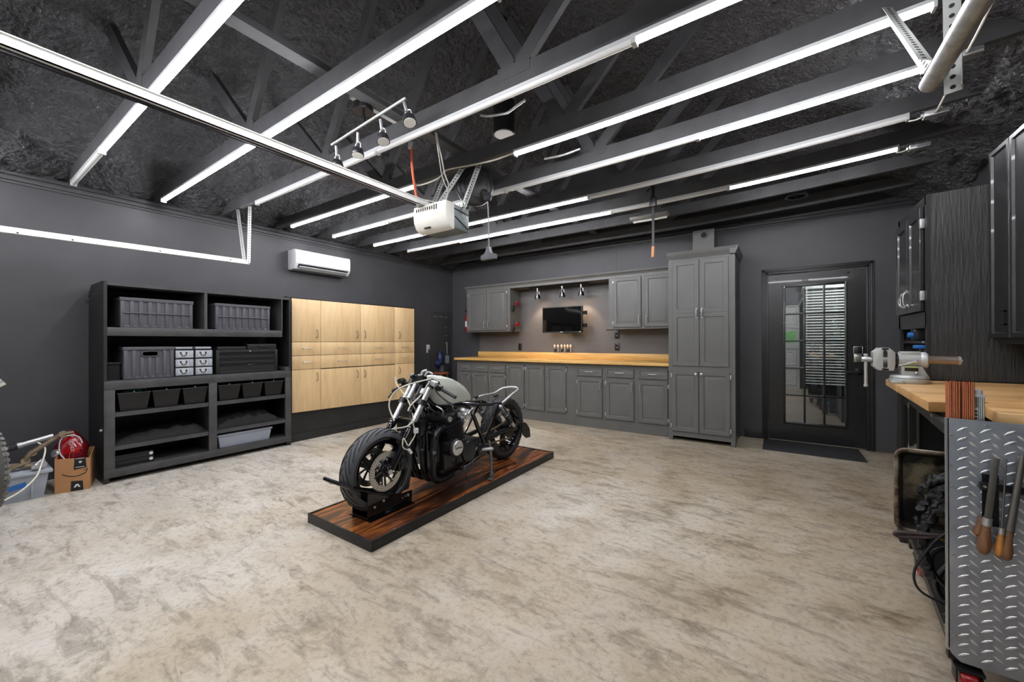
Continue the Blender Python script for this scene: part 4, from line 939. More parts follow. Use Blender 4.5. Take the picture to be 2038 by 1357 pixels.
# tall cabinet
TF = 5.15; FT = FY(TF); tc_ = thing('tall_cabinet', 'tall charcoal pantry cabinet with two long doors over two short doors', 'cabinet', (-.775, 5.48, 0))
b = B(); box(b, -1.132, TF, .055, -.408, YB-.02, 2.25); box(b, -1.132, TF-.001, .06, -1.09, TF+.02, 2.25); build('carcass', b, gray_m, tc_)
for x0, x1 in ((-1.132, -1.085), (-.455, -.408)):
    for y0 in (TF, 5.72):
        b = B(); box(b, x0, y0, 0, x1, y0+.05, .06, .003); build('foot', b, gray_m, tc_)
b = B(); prism(b, [(0, 2.225), (.008, 2.225), (.012, 2.245), (.024, 2.262), (.030, 2.285), (.036, 2.312), (-.05, 2.312), (-.05, 2.225)], lambda u, v, n: V((n, TF-u, v)), -1.150, -.392); prism(b, [(0, 2.225), (.008, 2.225), (.012, 2.245), (.024, 2.262), (.030, 2.285), (.036, 2.312), (-.05, 2.312), (-.05, 2.225)], lambda u, v, n: V((-.408+u, n, v)), TF-.03, YB-.02); box(b, -1.14, TF, 2.25, -.41, YB-.03, 2.30); build('crown', b, gray_m, tc_)
for x0, x1, hs in ((-1.083, -.784, 'R'), (-.776, -.473, 'L')):
    b = B(); panel(b, FT, x0, .920, x1, 1.5625, [(0,.014),(.002,.016),(.052,.016),(.055,.008),(.056,.007)], -.001); panel(b, FT, x0, 1.5625, x1, 2.196, [(0,.014),(.002,.016),(.052,.016),(.055,.008),(.056,.007)], -.001); d_ = build('door', b, gray_m, tc_)
    Fh = lambda u, v, n: FT(u, v, n+.016); hx = x1-.026 if hs == 'R' else x0+.026
    b = B(); u_pull(b, Fh, hx, 1.555, .10, True, .006, .026, True); beam(b, Fh(hx, 1.490, .003), Fh(hx, 1.62, .003), .022, .006); build('pull', b, steel_m, d_)
for x0, x1, hs in ((-1.094, -.791, 'R'), (-.783, -.459, 'L')): base_door(tc_, x0, .118, x1, .860, hs, pull='K', F=FT)
vb = thing('vent_box', 'charcoal box with a round port standing on the tall cabinet', 'vent box', (-.77, 5.6, 2.313))
b = B(); box(b, -.91, 5.50, 2.314, -.662, YB-.006, 2.635); build('box', b, gray_m, vb)
c = on_y(1401, 468, 5.50)
b = B(); ringlathe(b, [(.034, 0), (.046, 0), (.046, .012), (.034, .012)], (c.x, 5.50, c.z), (0,-1,0), 28); build('port_ring', b, gray_m, vb)
b = B(); cyl(b, (c.x, 5.501, c.z), (c.x, 5.496, c.z), .034, seg=24); build('port', b, black_m, vb)
b = B(); box(b, -.153, 5.24, 0, .735, 5.79, .012, .004); single('door_mat', b, M('charcoal_mat', (44,44,46), .9, bump=.5, bscale=220), 'charcoal ribbed doormat on the concrete in front of the glazed door', 'doormat')
# ------------------------------------------------------------------ display platform, wheel chock and the motorcycle
pf = thing('display_platform', 'low burnt-wood display platform with a black steel edge under the motorcycle', 'platform', (-2.29, 2.54, 0))
PX0, PX1, PY0, PY1 = -2.640, -1.955, 1.425, 3.66
b = B(); box(b, PX0+.012, PY0+.012, .004, PX1-.012, PY1-.012, .058); build('deck', b, deck_m, pf)
for a in ((PX0, PY0, PX0+.012, PY1), (PX1-.012, PY0, PX1, PY1), (PX0+.012, PY0, PX1-.012, PY0+.012), (PX0+.012, PY1-.012, PX1-.012, PY1)):
    b = B(); box(b, a[0], a[1], 0, a[2], a[3], .064, .002); build('edge_angle', b, M('worn_black_steel', (34,34,35), .42, .3, col2=(52,52,52), vscale=30, contrast=(.55,.8)) if 'worn_black_steel' not in MATS else MATS['worn_black_steel'], pf)
BX = -2.285; PT = .0585
FAY, FAZ, FR_ = 1.725, .346, .276      # front axle, radius
RAY_, RAZ, RR_ = 3.20, .364, .303
ck = thing('wheel_chock', 'black steel wheel chock bolted to the platform around the front tire', 'wheel chock', (BX, 1.76, PT))
for s in (-1, 1):
    X = BX+s*.080
    b = B(); prism(b, [(1.580, PT), (1.950, PT), (1.950, .150), (1.86, .150), (1.70, .205), (1.60, .248), (1.580, .248)], FX(X, s), 0, .005, .001); build('side_plate', b, bgloss_m, ck)
    b = B(); box(b, X, 1.58, PT, X+s*.035, 1.95, PT+.005); build('foot_flange', b, bgloss_m, ck)
    for y, z, r in ((1.63, .135, .010), (1.70, .155, .011), (1.91, .125, .013), (1.86, .12, .006), (1.885, .125, .006)):
        b = B(); cyl(b, (X+s*.005, y, z), (X+s*.012, y, z), r*.8, seg=6); build('bolt', b, steel_m, ck)
b = B(); box(b, BX-.08, 1.58, PT, BX+.08, 1.95, PT+.004); box(b, BX-.08, 1.58, PT, BX+.08, 1.584, PT+.02); build('base_plate', b, bgloss_m, ck)
b = B(); tube(b, [(BX-.13, 1.425, .335), (BX-.085, 1.432, .325), (BX-.085, 1.52, .285), (BX-.085, 1.60, .235)], .011, 8, smooth=False); tube(b, [(BX-.15, 1.425, .338), (BX+.11, 1.445, .322)], .013, 10, smooth=False); tube(b, [(BX+.085, 1.44, .325), (BX+.086, 1.62, .235), (BX+.086, 1.74, .185)], .011, 8, smooth=False); build('push_bar', b, bgloss_m, ck)
b = B(); prism(b, [(1.86, .15), (1.93, .30), (1.97, .31), (1.98, .28), (1.95, .15)], FX(BX-.05), 0, .10); build('cradle', b, bmetal_m, ck)

mc = thing('motorcycle', 'stripped cafe-racer motorcycle with a bare gray-green tank on the wood platform', 'motorcycle', (BX, 2.45, PT))
def P(dx, y, z): return V((BX+dx, y, z))
ex_ = (1, 0, 0)
def wheel(y, z, R, hw, rim_r, nsp, front):
    w = thing('wheel_assembly', None, None); w.parent = mc; w.location = (0, y-2.45, z-PT)
    return w
def tyre_prof(R, hw, rr):
    return [(rr, -hw*.62), (rr+.012, -hw*.80), (R-.050, -hw), (R-.022, -hw*.90), (R-.006, -hw*.55), (R, 0), (R-.006, hw*.55), (R-.022, hw*.90), (R-.050, hw), (rr+.012, hw*.80), (rr, hw*.62), (rr-.004, 0)]
for (nm, y, z, R, hw, rr) in (('front_tire', FAY, FAZ, FR_, .058, .208), ('rear_tire', RAY_, RAZ, RR_, .068, .222)):
    b = B(); ringlathe(b, tyre_prof(R, hw, rr), P(0, y, z), ex_, 72); ty = build(nm, b, M('dusty_tyre_rubber', (84,86,90), .6, bump=.1, bscale=60, col2=(66,68,72), vscale=10) if nm == 'front_tire' else rubber_m, mc, 50)
    # tread grooves: curved dark cuts standing as sipes in the rubber
    b = B()
    for i in range(22):
        for s in (-1, 1):
            pts = []
            for q in range(6):
                t_ = q/5; off = s*hw*(.06+.86*t_); a = 2*PI*(i+(.5 if s > 0 else 0))/22+.55*t_**1.3
                r = R-.0005-(.024*(abs(off)/hw)**2.6)
                pts.append(P(off, y+math.cos(a)*r, z+math.sin(a)*r))
            tube(b, pts, .0028, 5, 2)
    o = build('tread_grooves', b, black_m, ty); o['kind'] = 'stuff'
    b = B(); ringlathe(b, [(rr+.008, -hw*.80), (rr+.006, -hw*.68), (rr-.020, -hw*.55), (rr-.026, 0), (rr-.020, hw*.55), (rr+.006, hw*.68), (rr+.008, hw*.80), (rr-.006, hw*.80), (rr-.014, hw*.70), (rr-.034, hw*.5), (rr-.038, 0), (rr-.034, -hw*.5), (rr-.014, -hw*.70), (rr-.006, -hw*.80)], P(0, y, z), ex_, 60); rm = build('front_rim' if nm == 'front_tire' else 'rear_rim', b, bgloss_m, mc)
    b = B()
    for i in range(3):
        for s in (-1, 1):
            a = 2*PI*i/3+.5; d0 = V((0, math.cos(a+s*.30), math.sin(a+s*.30))); d1 = V((0, math.cos(a+s*.10), math.sin(a+s*.10)))
            beam(b, P(0, y, z)+d0*.035, P(0, y, z)+d1*(rr-.030), .034, .030, up=V((0, -math.sin(a), math.cos(a))), bev=.005)
    lathe(b, [(.020, -.06), (.040, -.058), (.044, -.03), (.050, 0), (.044, .03), (.040, .058), (.020, .06)], P(0, y, z), ex_, 24); build('spoke_casting', b, bmetal_m, rm)
    b = B(); cyl(b, P(-.13, y, z), P(.13, y, z), .010, seg=12); cyl(b, P(.118, y, z), P(.132, y, z), .017, seg=6); build('axle', b, steel_m, rm)
# drilled front discs, calipers
disc_m, N_, L_, p_ = nodes_of('drilled_steel_disc', .3)
p_.inputs['Metallic'].default_value = .9
tcn = N_.new('ShaderNodeTexCoord'); sp = N_.new('ShaderNodeSeparateXYZ'); L_.new(tcn.outputs['Object'], sp.inputs[0])
def mth(op, a, b_=None):
    n = N_.new('ShaderNodeMath'); n.operation = op
    for k, v in enumerate((a, b_)):
        if v is None: continue
        if hasattr(v, 'is_output'): L_.new(v, n.inputs[k])
        else: n.inputs[k].default_value = v
    return n.outputs[0]
oy, oz = FAY-2.45, FAZ-PT
dy = mth('SUBTRACT', sp.outputs['Y'], oy); dz_ = mth('SUBTRACT', sp.outputs['Z'], oz)
ang = mth('MULTIPLY', mth('ARCTAN2', dz_, dy), 42/(2*PI)); rad = mth('SQRT', mth('ADD', mth('MULTIPLY', dy, dy), mth('MULTIPLY', dz_, dz_)))
rr_ = mth('DIVIDE', mth('SUBTRACT', rad, .094), .0125); ri = mth('FLOOR', rr_)
an2 = mth('FRACT', mth('ADD', ang, mth('MULTIPLY', ri, .37))); du = mth('SUBTRACT', an2, .5); dv = mth('SUBTRACT', mth('FRACT', rr_), .5)
hole = mth('SQRT', mth('ADD', mth('MULTIPLY', mth('MULTIPLY', du, du), 1.4), mth('MULTIPLY', dv, dv)))
rp = ramp(N_, [(.24, (10,10,10)), (.28, (196,194,188))]); L_.new(hole, rp.inputs['Fac']); L_.new(rp.outputs['Color'], p_.inputs['Base Color'])
for s in (-1, 1):
    X = .082*s
    b = B(); ringlathe(b, [(.092, -.0025), (.132, -.0025), (.132, .0025), (.092, .0025)], P(X, FAY, FAZ), ex_, 60); dk = build('brake_disc', b, disc_m, mc)
    b = B(); 
    for i in range(10):
        a = 2*PI*i/10; d0 = V((0, math.cos(a), math.sin(a))); d1 = V((0, math.cos(a+.25), math.sin(a+.25)))
        beam(b, P(X, FAY, FAZ)+d0*.035, P(X, FAY, FAZ)+d1*.098, .008, .012)
    lathe(b, [(.018, -.010), (.040, -.008), (.040, .008), (.018, .010)], P(X, FAY, FAZ), ex_, 20); build('carrier', b, bmetal_m, dk)
    for i in range(5):
        a = 2*PI*i/5+.3; c = P(X, FAY+.080*math.cos(a), FAZ+.080*math.sin(a)); b = B(); cyl(b, c, c+V((.008*s, 0, 0)), .007, seg=8); build('bolt', b, steel_m, dk)
    b = B(); c = P(.085*s, FAY+.112, FAZ+.03); quadbox(b, [c+V(v) for v in ((-.028,-.028,-.055),(.028,-.028,-.055),(.028,.03,-.05),(-.028,.03,-.05),(-.028,-.028,.055),(.028,-.028,.055),(.028,.03,.05),(-.028,.03,.05))], .008); cyl(b, c+V((.028*s, 0, .02)), c+V((.036*s, 0, .02)), .016, seg=14); cyl(b, c+V((.028*s, 0, -.02)), c+V((.036*s, 0, -.02)), .016, seg=14); build('caliper', b, bmetal_m, mc)
# fork
ax = P(0, FAY, FAZ); top = V((0, .397, .575)); tl_ = top.length; fd = top.normalized()
for s in (-1, 1):
    o_ = V((.105*s, 0, 0)); base = ax+o_+V((0, .012, -.008))
    b = B(); cyl(b, base+fd*.02, base+fd*.33, .024, .025, 16); lathe(b, [(.025, .315), (.030, .32), (.030, .36), (.024, .372)], base, fd, 18); beam(b, base+fd*.0-V((0,.03,0)), base+fd*.05, .034, .040, bev=.006); build('fork_slider', b, bgloss_m, mc)
    b = B(); cyl(b, base+fd*.34, base+fd*.690, .0205, seg=18); build('fork_tube', b, chrome_m, mc)
    b = B(); cyl(b, base+fd*.690, base+fd*.702, .017, seg=6); build('fork_cap', b, steel_m, mc)
for d, nm in ((.52, 'lower_yoke'), (.668, 'upper_yoke')):
    b = B(); c = ax+fd*d; 
    beam(b, c+V((-.105, .03, .0)), c+V((.105, .03, .0)), .055, .026, up=fd, bev=.006)
    for s in (-1, 1): lathe(b, [(.020, -.018), (.032, -.018), (.032, .018), (.020, .018)], c+V((.105*s, .010, -.005)), fd, 18)
    lathe(b, [(.001, -.02), (.024, -.02), (.024, .022), (.001, .022)], c+V((0, .04, .02)), fd, 16); build(nm, b, bmetal_m, mc)
b = B(); cyl(b, ax+fd*.50+V((0,.055,.02)), ax+fd*.67+V((0,.055,.02)), .030, seg=16); hs_ = build('steering_head', b, bmetal_m, mc)
b = B(); c = ax+fd*.62+V((-.03, .0, .02)); cyl(b, c-fd*.10, c+fd*.10, .018, seg=12); build('steering_damper', b, steel_m, mc)
# handlebars, levers, switchgear
for s in (-1, 1):
    c = ax+V((.105*s, .012, -.008))+fd*.655
    bar0 = c+V((.0, .01, .03)); bar1 = c+V((.228*s, .020, -.055)); dr = (bar1-bar0).normalized()
    b = B(); cyl(b, bar0-dr*.03, bar1, .0105, seg=12); lathe(b, [(.020, -.02), (.034, -.02), (.034, .02), (.020, .02)], c+fd*.04, fd, 18); build('clip_on_bar', b, bmetal_m, mc)
    b = B(); cyl(b, bar0+dr*.12, bar1+dr*.005, .0125, seg=16)
    for k in range(5): ringlathe(b, [(.0125, -.003), (.0138, 0), (.0125, .003)], bar0+dr*(.13+.024*k), dr, 16)
    lathe(b, [(.001, 0), (.014, 0), (.014, .010), (.001, .012)], bar1+dr*.003, dr, 14); build('grip', b, rubber_m, mc)
    b = B(); m_ = bar0+dr*.085; beam(b, m_-dr*.024, m_+dr*.024, .045, .04, bev=.006); cyl(b, m_+V((0,-.01,.028)), m_+V((0,-.012,.045)), .016, seg=14); build('switch_housing', b, bmetal_m, mc)
    b = B(); l0 = m_+V((0, -.035, -.008)); tube(b, [m_+V((0,-.02,0)), l0, l0+dr*.05+V((0,-.02,-.012)), l0+dr*.13+V((0,-.015,-.030)), l0+dr*.175+V((0,.0,-.036))], .0062, 8); lathe(b, [(.001,-.008),(.008,-.006),(.009,0),(.008,.006),(.001,.008)], l0+dr*.178+V((0,.0,-.036)), dr, 10); build('lever', b, bplast_m, mc)
    b = B(); r0 = m_+V((.0, -.045, .035)); beam(b, r0-dr*.028, r0+dr*.022, .040, .036, bev=.005); build('fluid_reservoir', b, steel_m if s > 0 else bplast_m, mc)
b = B(); c = ax+fd*.68+V((.01,-.02,.035))
beam(b, c+V((-.06,0,.0)), c+V((.05,.01,.01)), .05, .045, bev=.006); lathe(b, [(.001, 0), (.018, 0), (.019, .022), (.001, .024)], c+V((-.05,-.02,.01)), (0,-.5,.8), 18); lathe(b, [(.001, 0), (.017, 0), (.018, .024), (.001, .026)], c+V((.03,.0,.01)), (0,-.4,.8), 18); build('ignition_cluster', b, bmetal_m, mc)
b = B(); tube(b, [c+V((.06, .0, .02)), c+V((.07, .01, .045)), c+V((.09,.02,.05)), c+V((.11,.03,.035))], .008, 8); tube(b, [c+V((-.005, .02, .02)), c+V((.005,.03,.05)), c+V((.03,.05,.06))], .010, 8); build('cable_guide', b, steel_m, mc)
# tank
b = B(); lp = []
secs = [(2.140, .030, .760, .935), (2.150, .050, .730, .948), (2.175, .076, .716, .955), (2.225, .104, .714, .957), (2.30, .124, .716, .948), (2.40, .128, .718, .922), (2.48, .119, .718, .888), (2.55, .102, .716, .846), (2.605, .080, .714, .802), (2.64, .060, .712, .760), (2.648, .045, .714, .735)]
for y, w_, zb, zt in secs:
    h_ = zt-zb; half = [(.55, 0), (.88, .0), (1.0, .06), (1.0, .30), (.97, .58), (.90, .70), (.66, .90), (.42, .975), (.18, 1.0)]
    pts = [(x*w_, zb+v*h_) for x, v in half]; pts = pts+[(-x, z) for x, z in reversed(pts)]
    lp.append([P(x, y+(.045*(1-(z-zb)/h_) if y < 2.24 else .02*(1-(z-zb)/h_)*(y < 2.35)), z) for x, z in pts])
rings(b, lp); tk = build('fuel_tank', b, tank_m, mc, 24)
b = B(); lathe(b, [(.001, 0), (.032, 0), (.034, .006), (.028, .012), (.001, .014)], P(0, 2.24, .944), (0, .1, 1), 24); build('filler_cap', b, steel_m, tk)
b = B(); box(b, BX-.02, 2.48, .655, BX+.03, 2.53, .715); build('wood_block', b, sm, mc)
# frame
fr_m = bgloss_m
for s in (-1, 1):
    b = B()
    tube(b, [P(.03*s, 2.10, .85), P(.075*s, 2.20, .72), P(.10*s, 2.42, .70), P(.12*s, 2.52, .675), P(.125*s, 2.585, .60), P(.128*s, 2.66, .46), P(.13*s, 2.725, .33), P(.12*s, 2.72, .22)], .0180, 12)
    tube(b, [P(.03*s, 2.075, .78), P(.07*s, 2.10, .62), P(.10*s, 2.09, .40), P(.10*s, 2.10, .24), P(.10*s, 2.18, .185), P(.10*s, 2.55, .185), P(.11*s, 2.72, .22)], .0155, 10); build('main_frame', b, fr_m, mc)
    b = B(); tube(b, [P(.11*s, 2.46, .705), P(.11*s, 2.62, .675), P(.115*s, 2.80, .655), P(.115*s, 3.03, .635)], .0125, 10); tube(b, [P(.13*s, 2.76, .36), P(.125*s, 2.86, .48), P(.118*s, 2.97, .62)], .0140, 10, smooth=False); build('subframe', b, fr_m, mc)
b = B()
for y, z in ((2.64, .672), (2.80, .655), (2.98, .640)): tube(b, [P(-.115, y, z), P(.115, y, z)], .011, 8, smooth=False)
tube(b, [P(-.10, 2.66, .672), P(.05, 2.78, .657), P(.09, 2.95, .643)], .008, 8); build('cross_tube', b, fr_m, mc)
b = B(); tube(b, [P(.115, 3.02, .635), P(.113, 3.06, .645), P(.108, 3.20, .695), P(.10, 3.32, .728), P(.055, 3.385, .742), P(0, 3.40, .745), P(-.055, 3.385, .742), P(-.10, 3.32, .728), P(-.108, 3.20, .695), P(-.113, 3.00, .690), P(-.115, 2.90, .675)], .0130, 12); build('tail_loop', b, galv_m, mc)
for dx, y, z in ((-.112, 2.915, .695), (.02, 3.06, .70)):
    b = B(); lathe(b, [(.001, -.02), (.016, -.02), (.020, 0), (.016, .02), (.001, .02)], P(dx, y, z), (.3, 1, .3), 12); build('rubber_mount', b, rubber_m, mc)
# engine
b = B()
quadbox(b, [P(-.165,2.20,.225), P(.165,2.20,.225), P(.165,2.70,.235), P(-.165,2.70,.235), P(-.165,2.19,.43), P(.165,2.19,.43), P(.165,2.66,.40), P(-.165,2.66,.40)], .025)
quadbox(b, [P(-.10,2.22,.150), P(.10,2.22,.150), P(.10,2.50,.165), P(-.10,2.50,.165), P(-.13,2.20,.230), P(.13,2.20,.230), P(.13,2.56,.235), P(-.13,2.56,.235)], .02); en = build('crankcase', b, bmetal_m, mc)
b = B(); lathe(b, [(.09, 0), (.092, .02), (.080, .045), (.001, .05)], P(.16, 2.45, .33), ex_, 28); lathe(b, [(.068, 0), (.070, .09), (.064, .098), (.001, .100)], P(.16, 2.245, .41), ex_, 28); lathe(b, [(.058, 0), (.058, .045), (.045, .05), (.001, .05)], P(.16, 2.62, .30), ex_, 24); quadbox(b, [P(.16,2.32,.255), P(.19,2.34,.26), P(.19,2.60,.26), P(.16,2.62,.255), P(.16,2.34,.39), P(.187,2.35,.38), P(.187,2.58,.37), P(.16,2.60,.38)], .01); build('side_cover', b, bmetal_m, mc)
b = B(); lathe(b, [(.001, -.004), (.057, -.004), (.057, .004), (.050, .010), (.001, .011)], P(.262, 2.246, .413), ex_, 36); cv = build('alternator_cover', b, alu_m, mc)
text('lettering', 'YAMAHA', dark_m, cv, .019, P(.2738, 2.246, .413), (0,1,0), (0,0,1), .0004)
for i in range(3):
    a = 2*PI*i/3+.6; c = P(.270, 2.246+.043*math.cos(a), .413+.043*math.sin(a)); b = B(); cyl(b, c, c+V((.004,0,0)), .004, seg=8); build('screw', b, dark_m, cv)
# finned cylinder block leaning forward
cd = V((0, -.18, 1)).normalized(); cf = V((0, 1, .18)).normalized(); c0 = P(0, 2.30, .43)
def eng(x, f, u): return c0+V((x,0,0))+cf*f+cd*u
def ebox(bm, x0, x1, f0, f1, u0, u1, bev=.004): quadbox(bm, [eng(x0,f0,u0), eng(x1,f0,u0), eng(x1,f1,u0), eng(x0,f1,u0), eng(x0,f0,u1), eng(x1,f0,u1), eng(x1,f1,u1), eng(x0,f1,u1)], bev)
b = B(); ebox(b, -.19, .19, -.075, .075, 0, .115)
for k in range(9): ebox(b, -.212, .212, -.092, .092, .008+k*.0125, .0125+k*.0125, .0008)
build('cylinder_block', b, bmetal_m, mc)
b = B(); ebox(b, -.20, .20, -.085, .085, .115, .185, .006)
for k in range(4): ebox(b, -.218, .218, -.10, .10, .120+k*.0125, .1245+k*.0125, .0008)
for x in (-.165, -.055, .055, .165): ebox(b, x-.030, x+.030, -.11, -.08, .130, .175, .006)
build('cylinder_head', b, bmetal_m, mc)
b = B(); ebox(b, -.205, .205, -.085, .085, .185, .235, .016)
for f in (-.055, .055):
    p0, p1 = eng(-.212, f, .215), eng(.212, f, .215); cyl(b, p0, p1, .032, seg=20)
build('valve_cover', b, M('black_cast_cover', (26,26,27), .4, .2, bump=.15, bscale=150), mc)
b = B()
for x in (-.15, -.05, .05, .15):
    for f in (-.06, .06): cyl(b, eng(x, f, .235), eng(x, f, .248), .008, seg=6)
for f in (-.055, .055):
    cyl(b, eng(.212, f, .215), eng(.222, f, .215), .020, seg=16); tube(b, [eng(.15, f, .25), eng(.17, f-.02, .29), eng(.12, f-.03, .32)], .006, 8)
build('cover_bolt', b, steel_m, mc); 
# carburettors
for x in (-.15, -.05, .05, .15):
    b = B(); p = eng(x, .095, .155); cyl(b, p, p+cf*.09, .024, .028, 14); q = p+cf*.06; beam(b, q+V((0,0,-.055)), q+V((0,0,-.005)), .046, .05, bev=.008); lathe(b, [(.030, 0), (.036, .01), (.036, .035), (.020, .055), (.001, .058)], q+V((0,0,.015)), (0,.1,1), 16); lathe(b, [(.026, 0), (.034, .03), (.036, .035), (.030, .036)], p+cf*.09, cf, 16); build('carburetor', b, alu_m if x > 0 else steel_m, mc)
b = B(); q = eng(.19, .17, .16); lathe(b, [(.001, -.01), (.030, -.01), (.034, .0), (.030, .012), (.001, .014)], q, ex_, 20); beam(b, q+V((-.01,-.03,-.04)), q+V((.0,.02,.05)), .03, .03, bev=.006); tube(b, [q+V((.01,0,.02)), q+V((.02,.03,.05)), q+V((.01,.07,.05)), q+V((-.02,.09,.0))], .007, 8); build('throttle_linkage', b, chrome_m, mc)
# oil cooler and headers
b = B(); oc = P(0, 2.005, .595)
box(b, BX-.11, 1.985, .545, BX+.13, 2.03, .645, .004)
for k in range(9): box(b, BX-.108, 1.980, .550+k*.0108, BX+.128, 2.035, .554+k*.0108)
for s in (-1, 1): box(b, BX+.01+s*.12-.010, 1.98, .54, BX+.01+s*.12+.010, 2.035, .65, .004); tube(b, [P(.15*s, 2.03, .56), P(.16*s, 2.08, .54), P(.15*s, 2.14, .46), P(.12*s, 2.18, .30)], .010, 8)
build('oil_cooler', b, bmetal_m, mc)
for k, x in enumerate((-.19, -.065, .065, .19)):
    p = eng(x*.88, -.095, .150); xe = x*.75+.02
    b = B(); tube(b, [p, p+V((0,-.045,-.008)), p+V((xe*.05,-.085,-.055)), p+V((0,-.090,-.14)), V((BX+x, 2.070, .38)), V((BX+xe, 2.078, .27)), V((BX+xe*.9, 2.12, .185)), V((BX+xe*.75, 2.22, .155)), V((BX+xe*.6, 2.36, .160))], .0250, 16, 6); lathe(b, [(.024, -.008), (.036, -.008), (.036, .006), (.024, .006)], p+V((0,-.008,0)), (0,-1,-.15), 16); build('exhaust_header', b, M('satin_black_pipe', (34,34,38), .24, .4) if 'satin_black_pipe' not in MATS else MATS['satin_black_pipe'], mc)
b = B(); tube(b, [P(.0, 2.34, .160), P(.0, 2.44, .165)], .045, 14, smooth=False); build('collector', b, MATS['satin_black_pipe'], mc)
# swingarm, shocks, chain, rear bits
for s in (-1, 1):
    b = B(); tube(b, [P(.115*s, 2.74, .345), P(.118*s, 2.90, .358), P(.118*s, 3.06, .372), P(.118*s, 3.22, .368)], .021, 12); beam(b, P(.118*s, 3.15, .368), P(.118*s, 3.27, .366), .03, .05, bev=.006); build('swingarm', b, bmetal_m, mc)
    p0, p1 = P(.150*s, 2.965, .615), P(.150*s, 3.17, .405); sd = (p1-p0).normalized(); L0 = (p1-p0).length
    b = B(); cyl(b, p0, p0+sd*.10, .012, seg=12); cyl(b, p1-sd*.16, p1, .019, seg=14); lathe(b, [(.008, -.014), (.018, -.014), (.018, .014), (.008, .014)], p0, ex_, 14); lathe(b, [(.008, -.014), (.018, -.014), (.018, .014), (.008, .014)], p1, ex_, 14); sh = build('shock_absorber', b, steel_m, mc)
    aa, bb = frame_of(sd)[1:]; n_ = 90
    b = B(); tube(b, [p0+sd*(.035+.19*q/n_)+(aa*math.cos(q*2*PI*8/n_)+bb*math.sin(q*2*PI*8/n_))*.027 for q in range(n_+1)], .0052, 6, smooth=False); build('coil_spring', b, bmetal_m, sh)
b = B(); ringlathe(b, [(.03, -.003), (.088, -.003), (.092, 0), (.088, .003), (.03, .003)], P(.085, RAY_, RAZ), ex_, 40); build('sprocket', b, bmetal_m, mc)
for (za, zb_) in ((.091, .035), (-.091, -.035)):
    b = B(); beam(b, P(.085, RAY_, RAZ+za), P(.085, 2.66, .33+zb_), .012, .012); build('drive_chain', b, rust_m, mc)
b = B(); lathe(b, [(.05, -.0025), (.115, -.0025), (.115, .0025), (.05, .0025)], P(-.085, RAY_, RAZ), ex_, 36); build('rear_disc', b, steel_m, mc)
b = B(); prism(b, [(3.41, .395), (3.50, .365), (3.565, .295), (3.58, .205), (3.49, .21), (3.42, .26)], FX(BX+.09), 0, .004); tube(b, [P(.118, 3.24, .38), P(.11, 3.34, .40), P(.09, 3.43, .385)], .006, 6); build('plate_bracket', b, bplast_m, mc)
# pegs, stand, loose wires
b = B(); cyl(b, P(.17, 2.60, .30), P(.29, 2.655, .318), .014, seg=12); tube(b, [P(.13, 2.72, .27), P(.17, 2.66, .285), P(.18, 2.60, .30)], .010, 8); 
lathe(b, [(.012, 0), (.022, .002), (.022, .03), (.012, .032)], P(.175, 2.60, .300), (1, .4, .1), 16); build('foot_peg', b, steel_m, mc)
b = B(); tube(b, [P(.15, 2.78, .34), P(.185, 2.755, .27), P(.225, 2.715, .18), P(.262, 2.668, .075)], .013, 10); beam(b, P(.235, 2.715, .066), P(.29, 2.615, .066), .045, .010, bev=.003); prism(b, [(2.69, .10), (2.715, .12), (2.665, .064), (2.63, .064)], FX(BX+.262), 0, .006); build('kickstand', b, M('worn_grey_steel', (84,84,84), .5, .4), mc)
b = B(); tube(b, [P(.20, 2.52, .245), P(.215, 2.45, .235), P(.22, 2.36, .225)], .008, 8); cyl(b, P(.205, 2.35, .225), P(.245, 2.345, .225), .012, seg=12); tube(b, [P(.20, 2.52, .245), P(.20, 2.58, .262)], .009, 8, smooth=False); beam(b, P(.19, 2.36, .21), P(.19, 2.42, .215), .03, .03, bev=.006); build('shift_lever', b, M('dark_grey_metal', (70,76,80), .4, .5), mc)
b = B(); beam(b, P(.185, 2.47, .255), P(.185, 2.57, .335), .016, .014, bev=.003); build('link_rod', b, steel_m, mc)
XN = BX+.20
b = B(); tube(b, [on_x(933, 892, XN), on_x(942, 906, XN), on_x(941, 918, XN), on_x(929, 942, XN), on_x(928, 952, XN), on_x(935, 958, XN)], .0028, 6); build('hanging_wire', b, bplast_m, mc)
XC = BX+.13
b = B(); tube(b, [on_x(857, 754, XC), on_x(832, 760, XC), on_x(803, 769, XC), on_x(784, 782, XC-.08), on_x(775, 800, XC-.10), on_x(776, 816, XC-.10), on_x(785, 837, XC-.06)], .0052, 8); build('cable', b, cream_m, mc)
b = B(); tube(b, [on_x(787, 749, BX-.24), on_x(788, 762, BX-.22), on_x(797, 775, BX-.15), on_x(810, 792, BX-.06), on_x(816, 806, BX+.02)], .0045, 8); build('cable', b, cream_m, mc)
b = B(); tube(b, [on_x(855, 758, XC), on_x(848, 770, XC), on_x(836, 788, XC+.02), on_x(818, 806, XC+.03), on_x(812, 818, XC+.03)], .0048, 8); build('cable', b, cream_m, mc)
b = B(); tube(b, [on_x(821, 822, XC+.04), on_x(822, 836, XC+.04), on_x(815, 845, XC+.04), on_x(805, 850, XC+.02), on_x(785, 853, BX), on_x(762, 857, BX-.02), on_x(755, 859, BX-.02)], .0046, 8); build('cable', b, cream_m, mc)
b = B(); tube(b, [on_x(821, 840, XC+.03), on_x(825, 853, XC+.03), on_x(826, 865, XC+.03), on_x(818, 880, XC+.02), on_x(812, 886, XC+.02), on_x(803, 872, XC), on_x(802, 890, XC), on_x(812, 895, XC)], .0042, 8); build('cable', b, cream_m, mc)
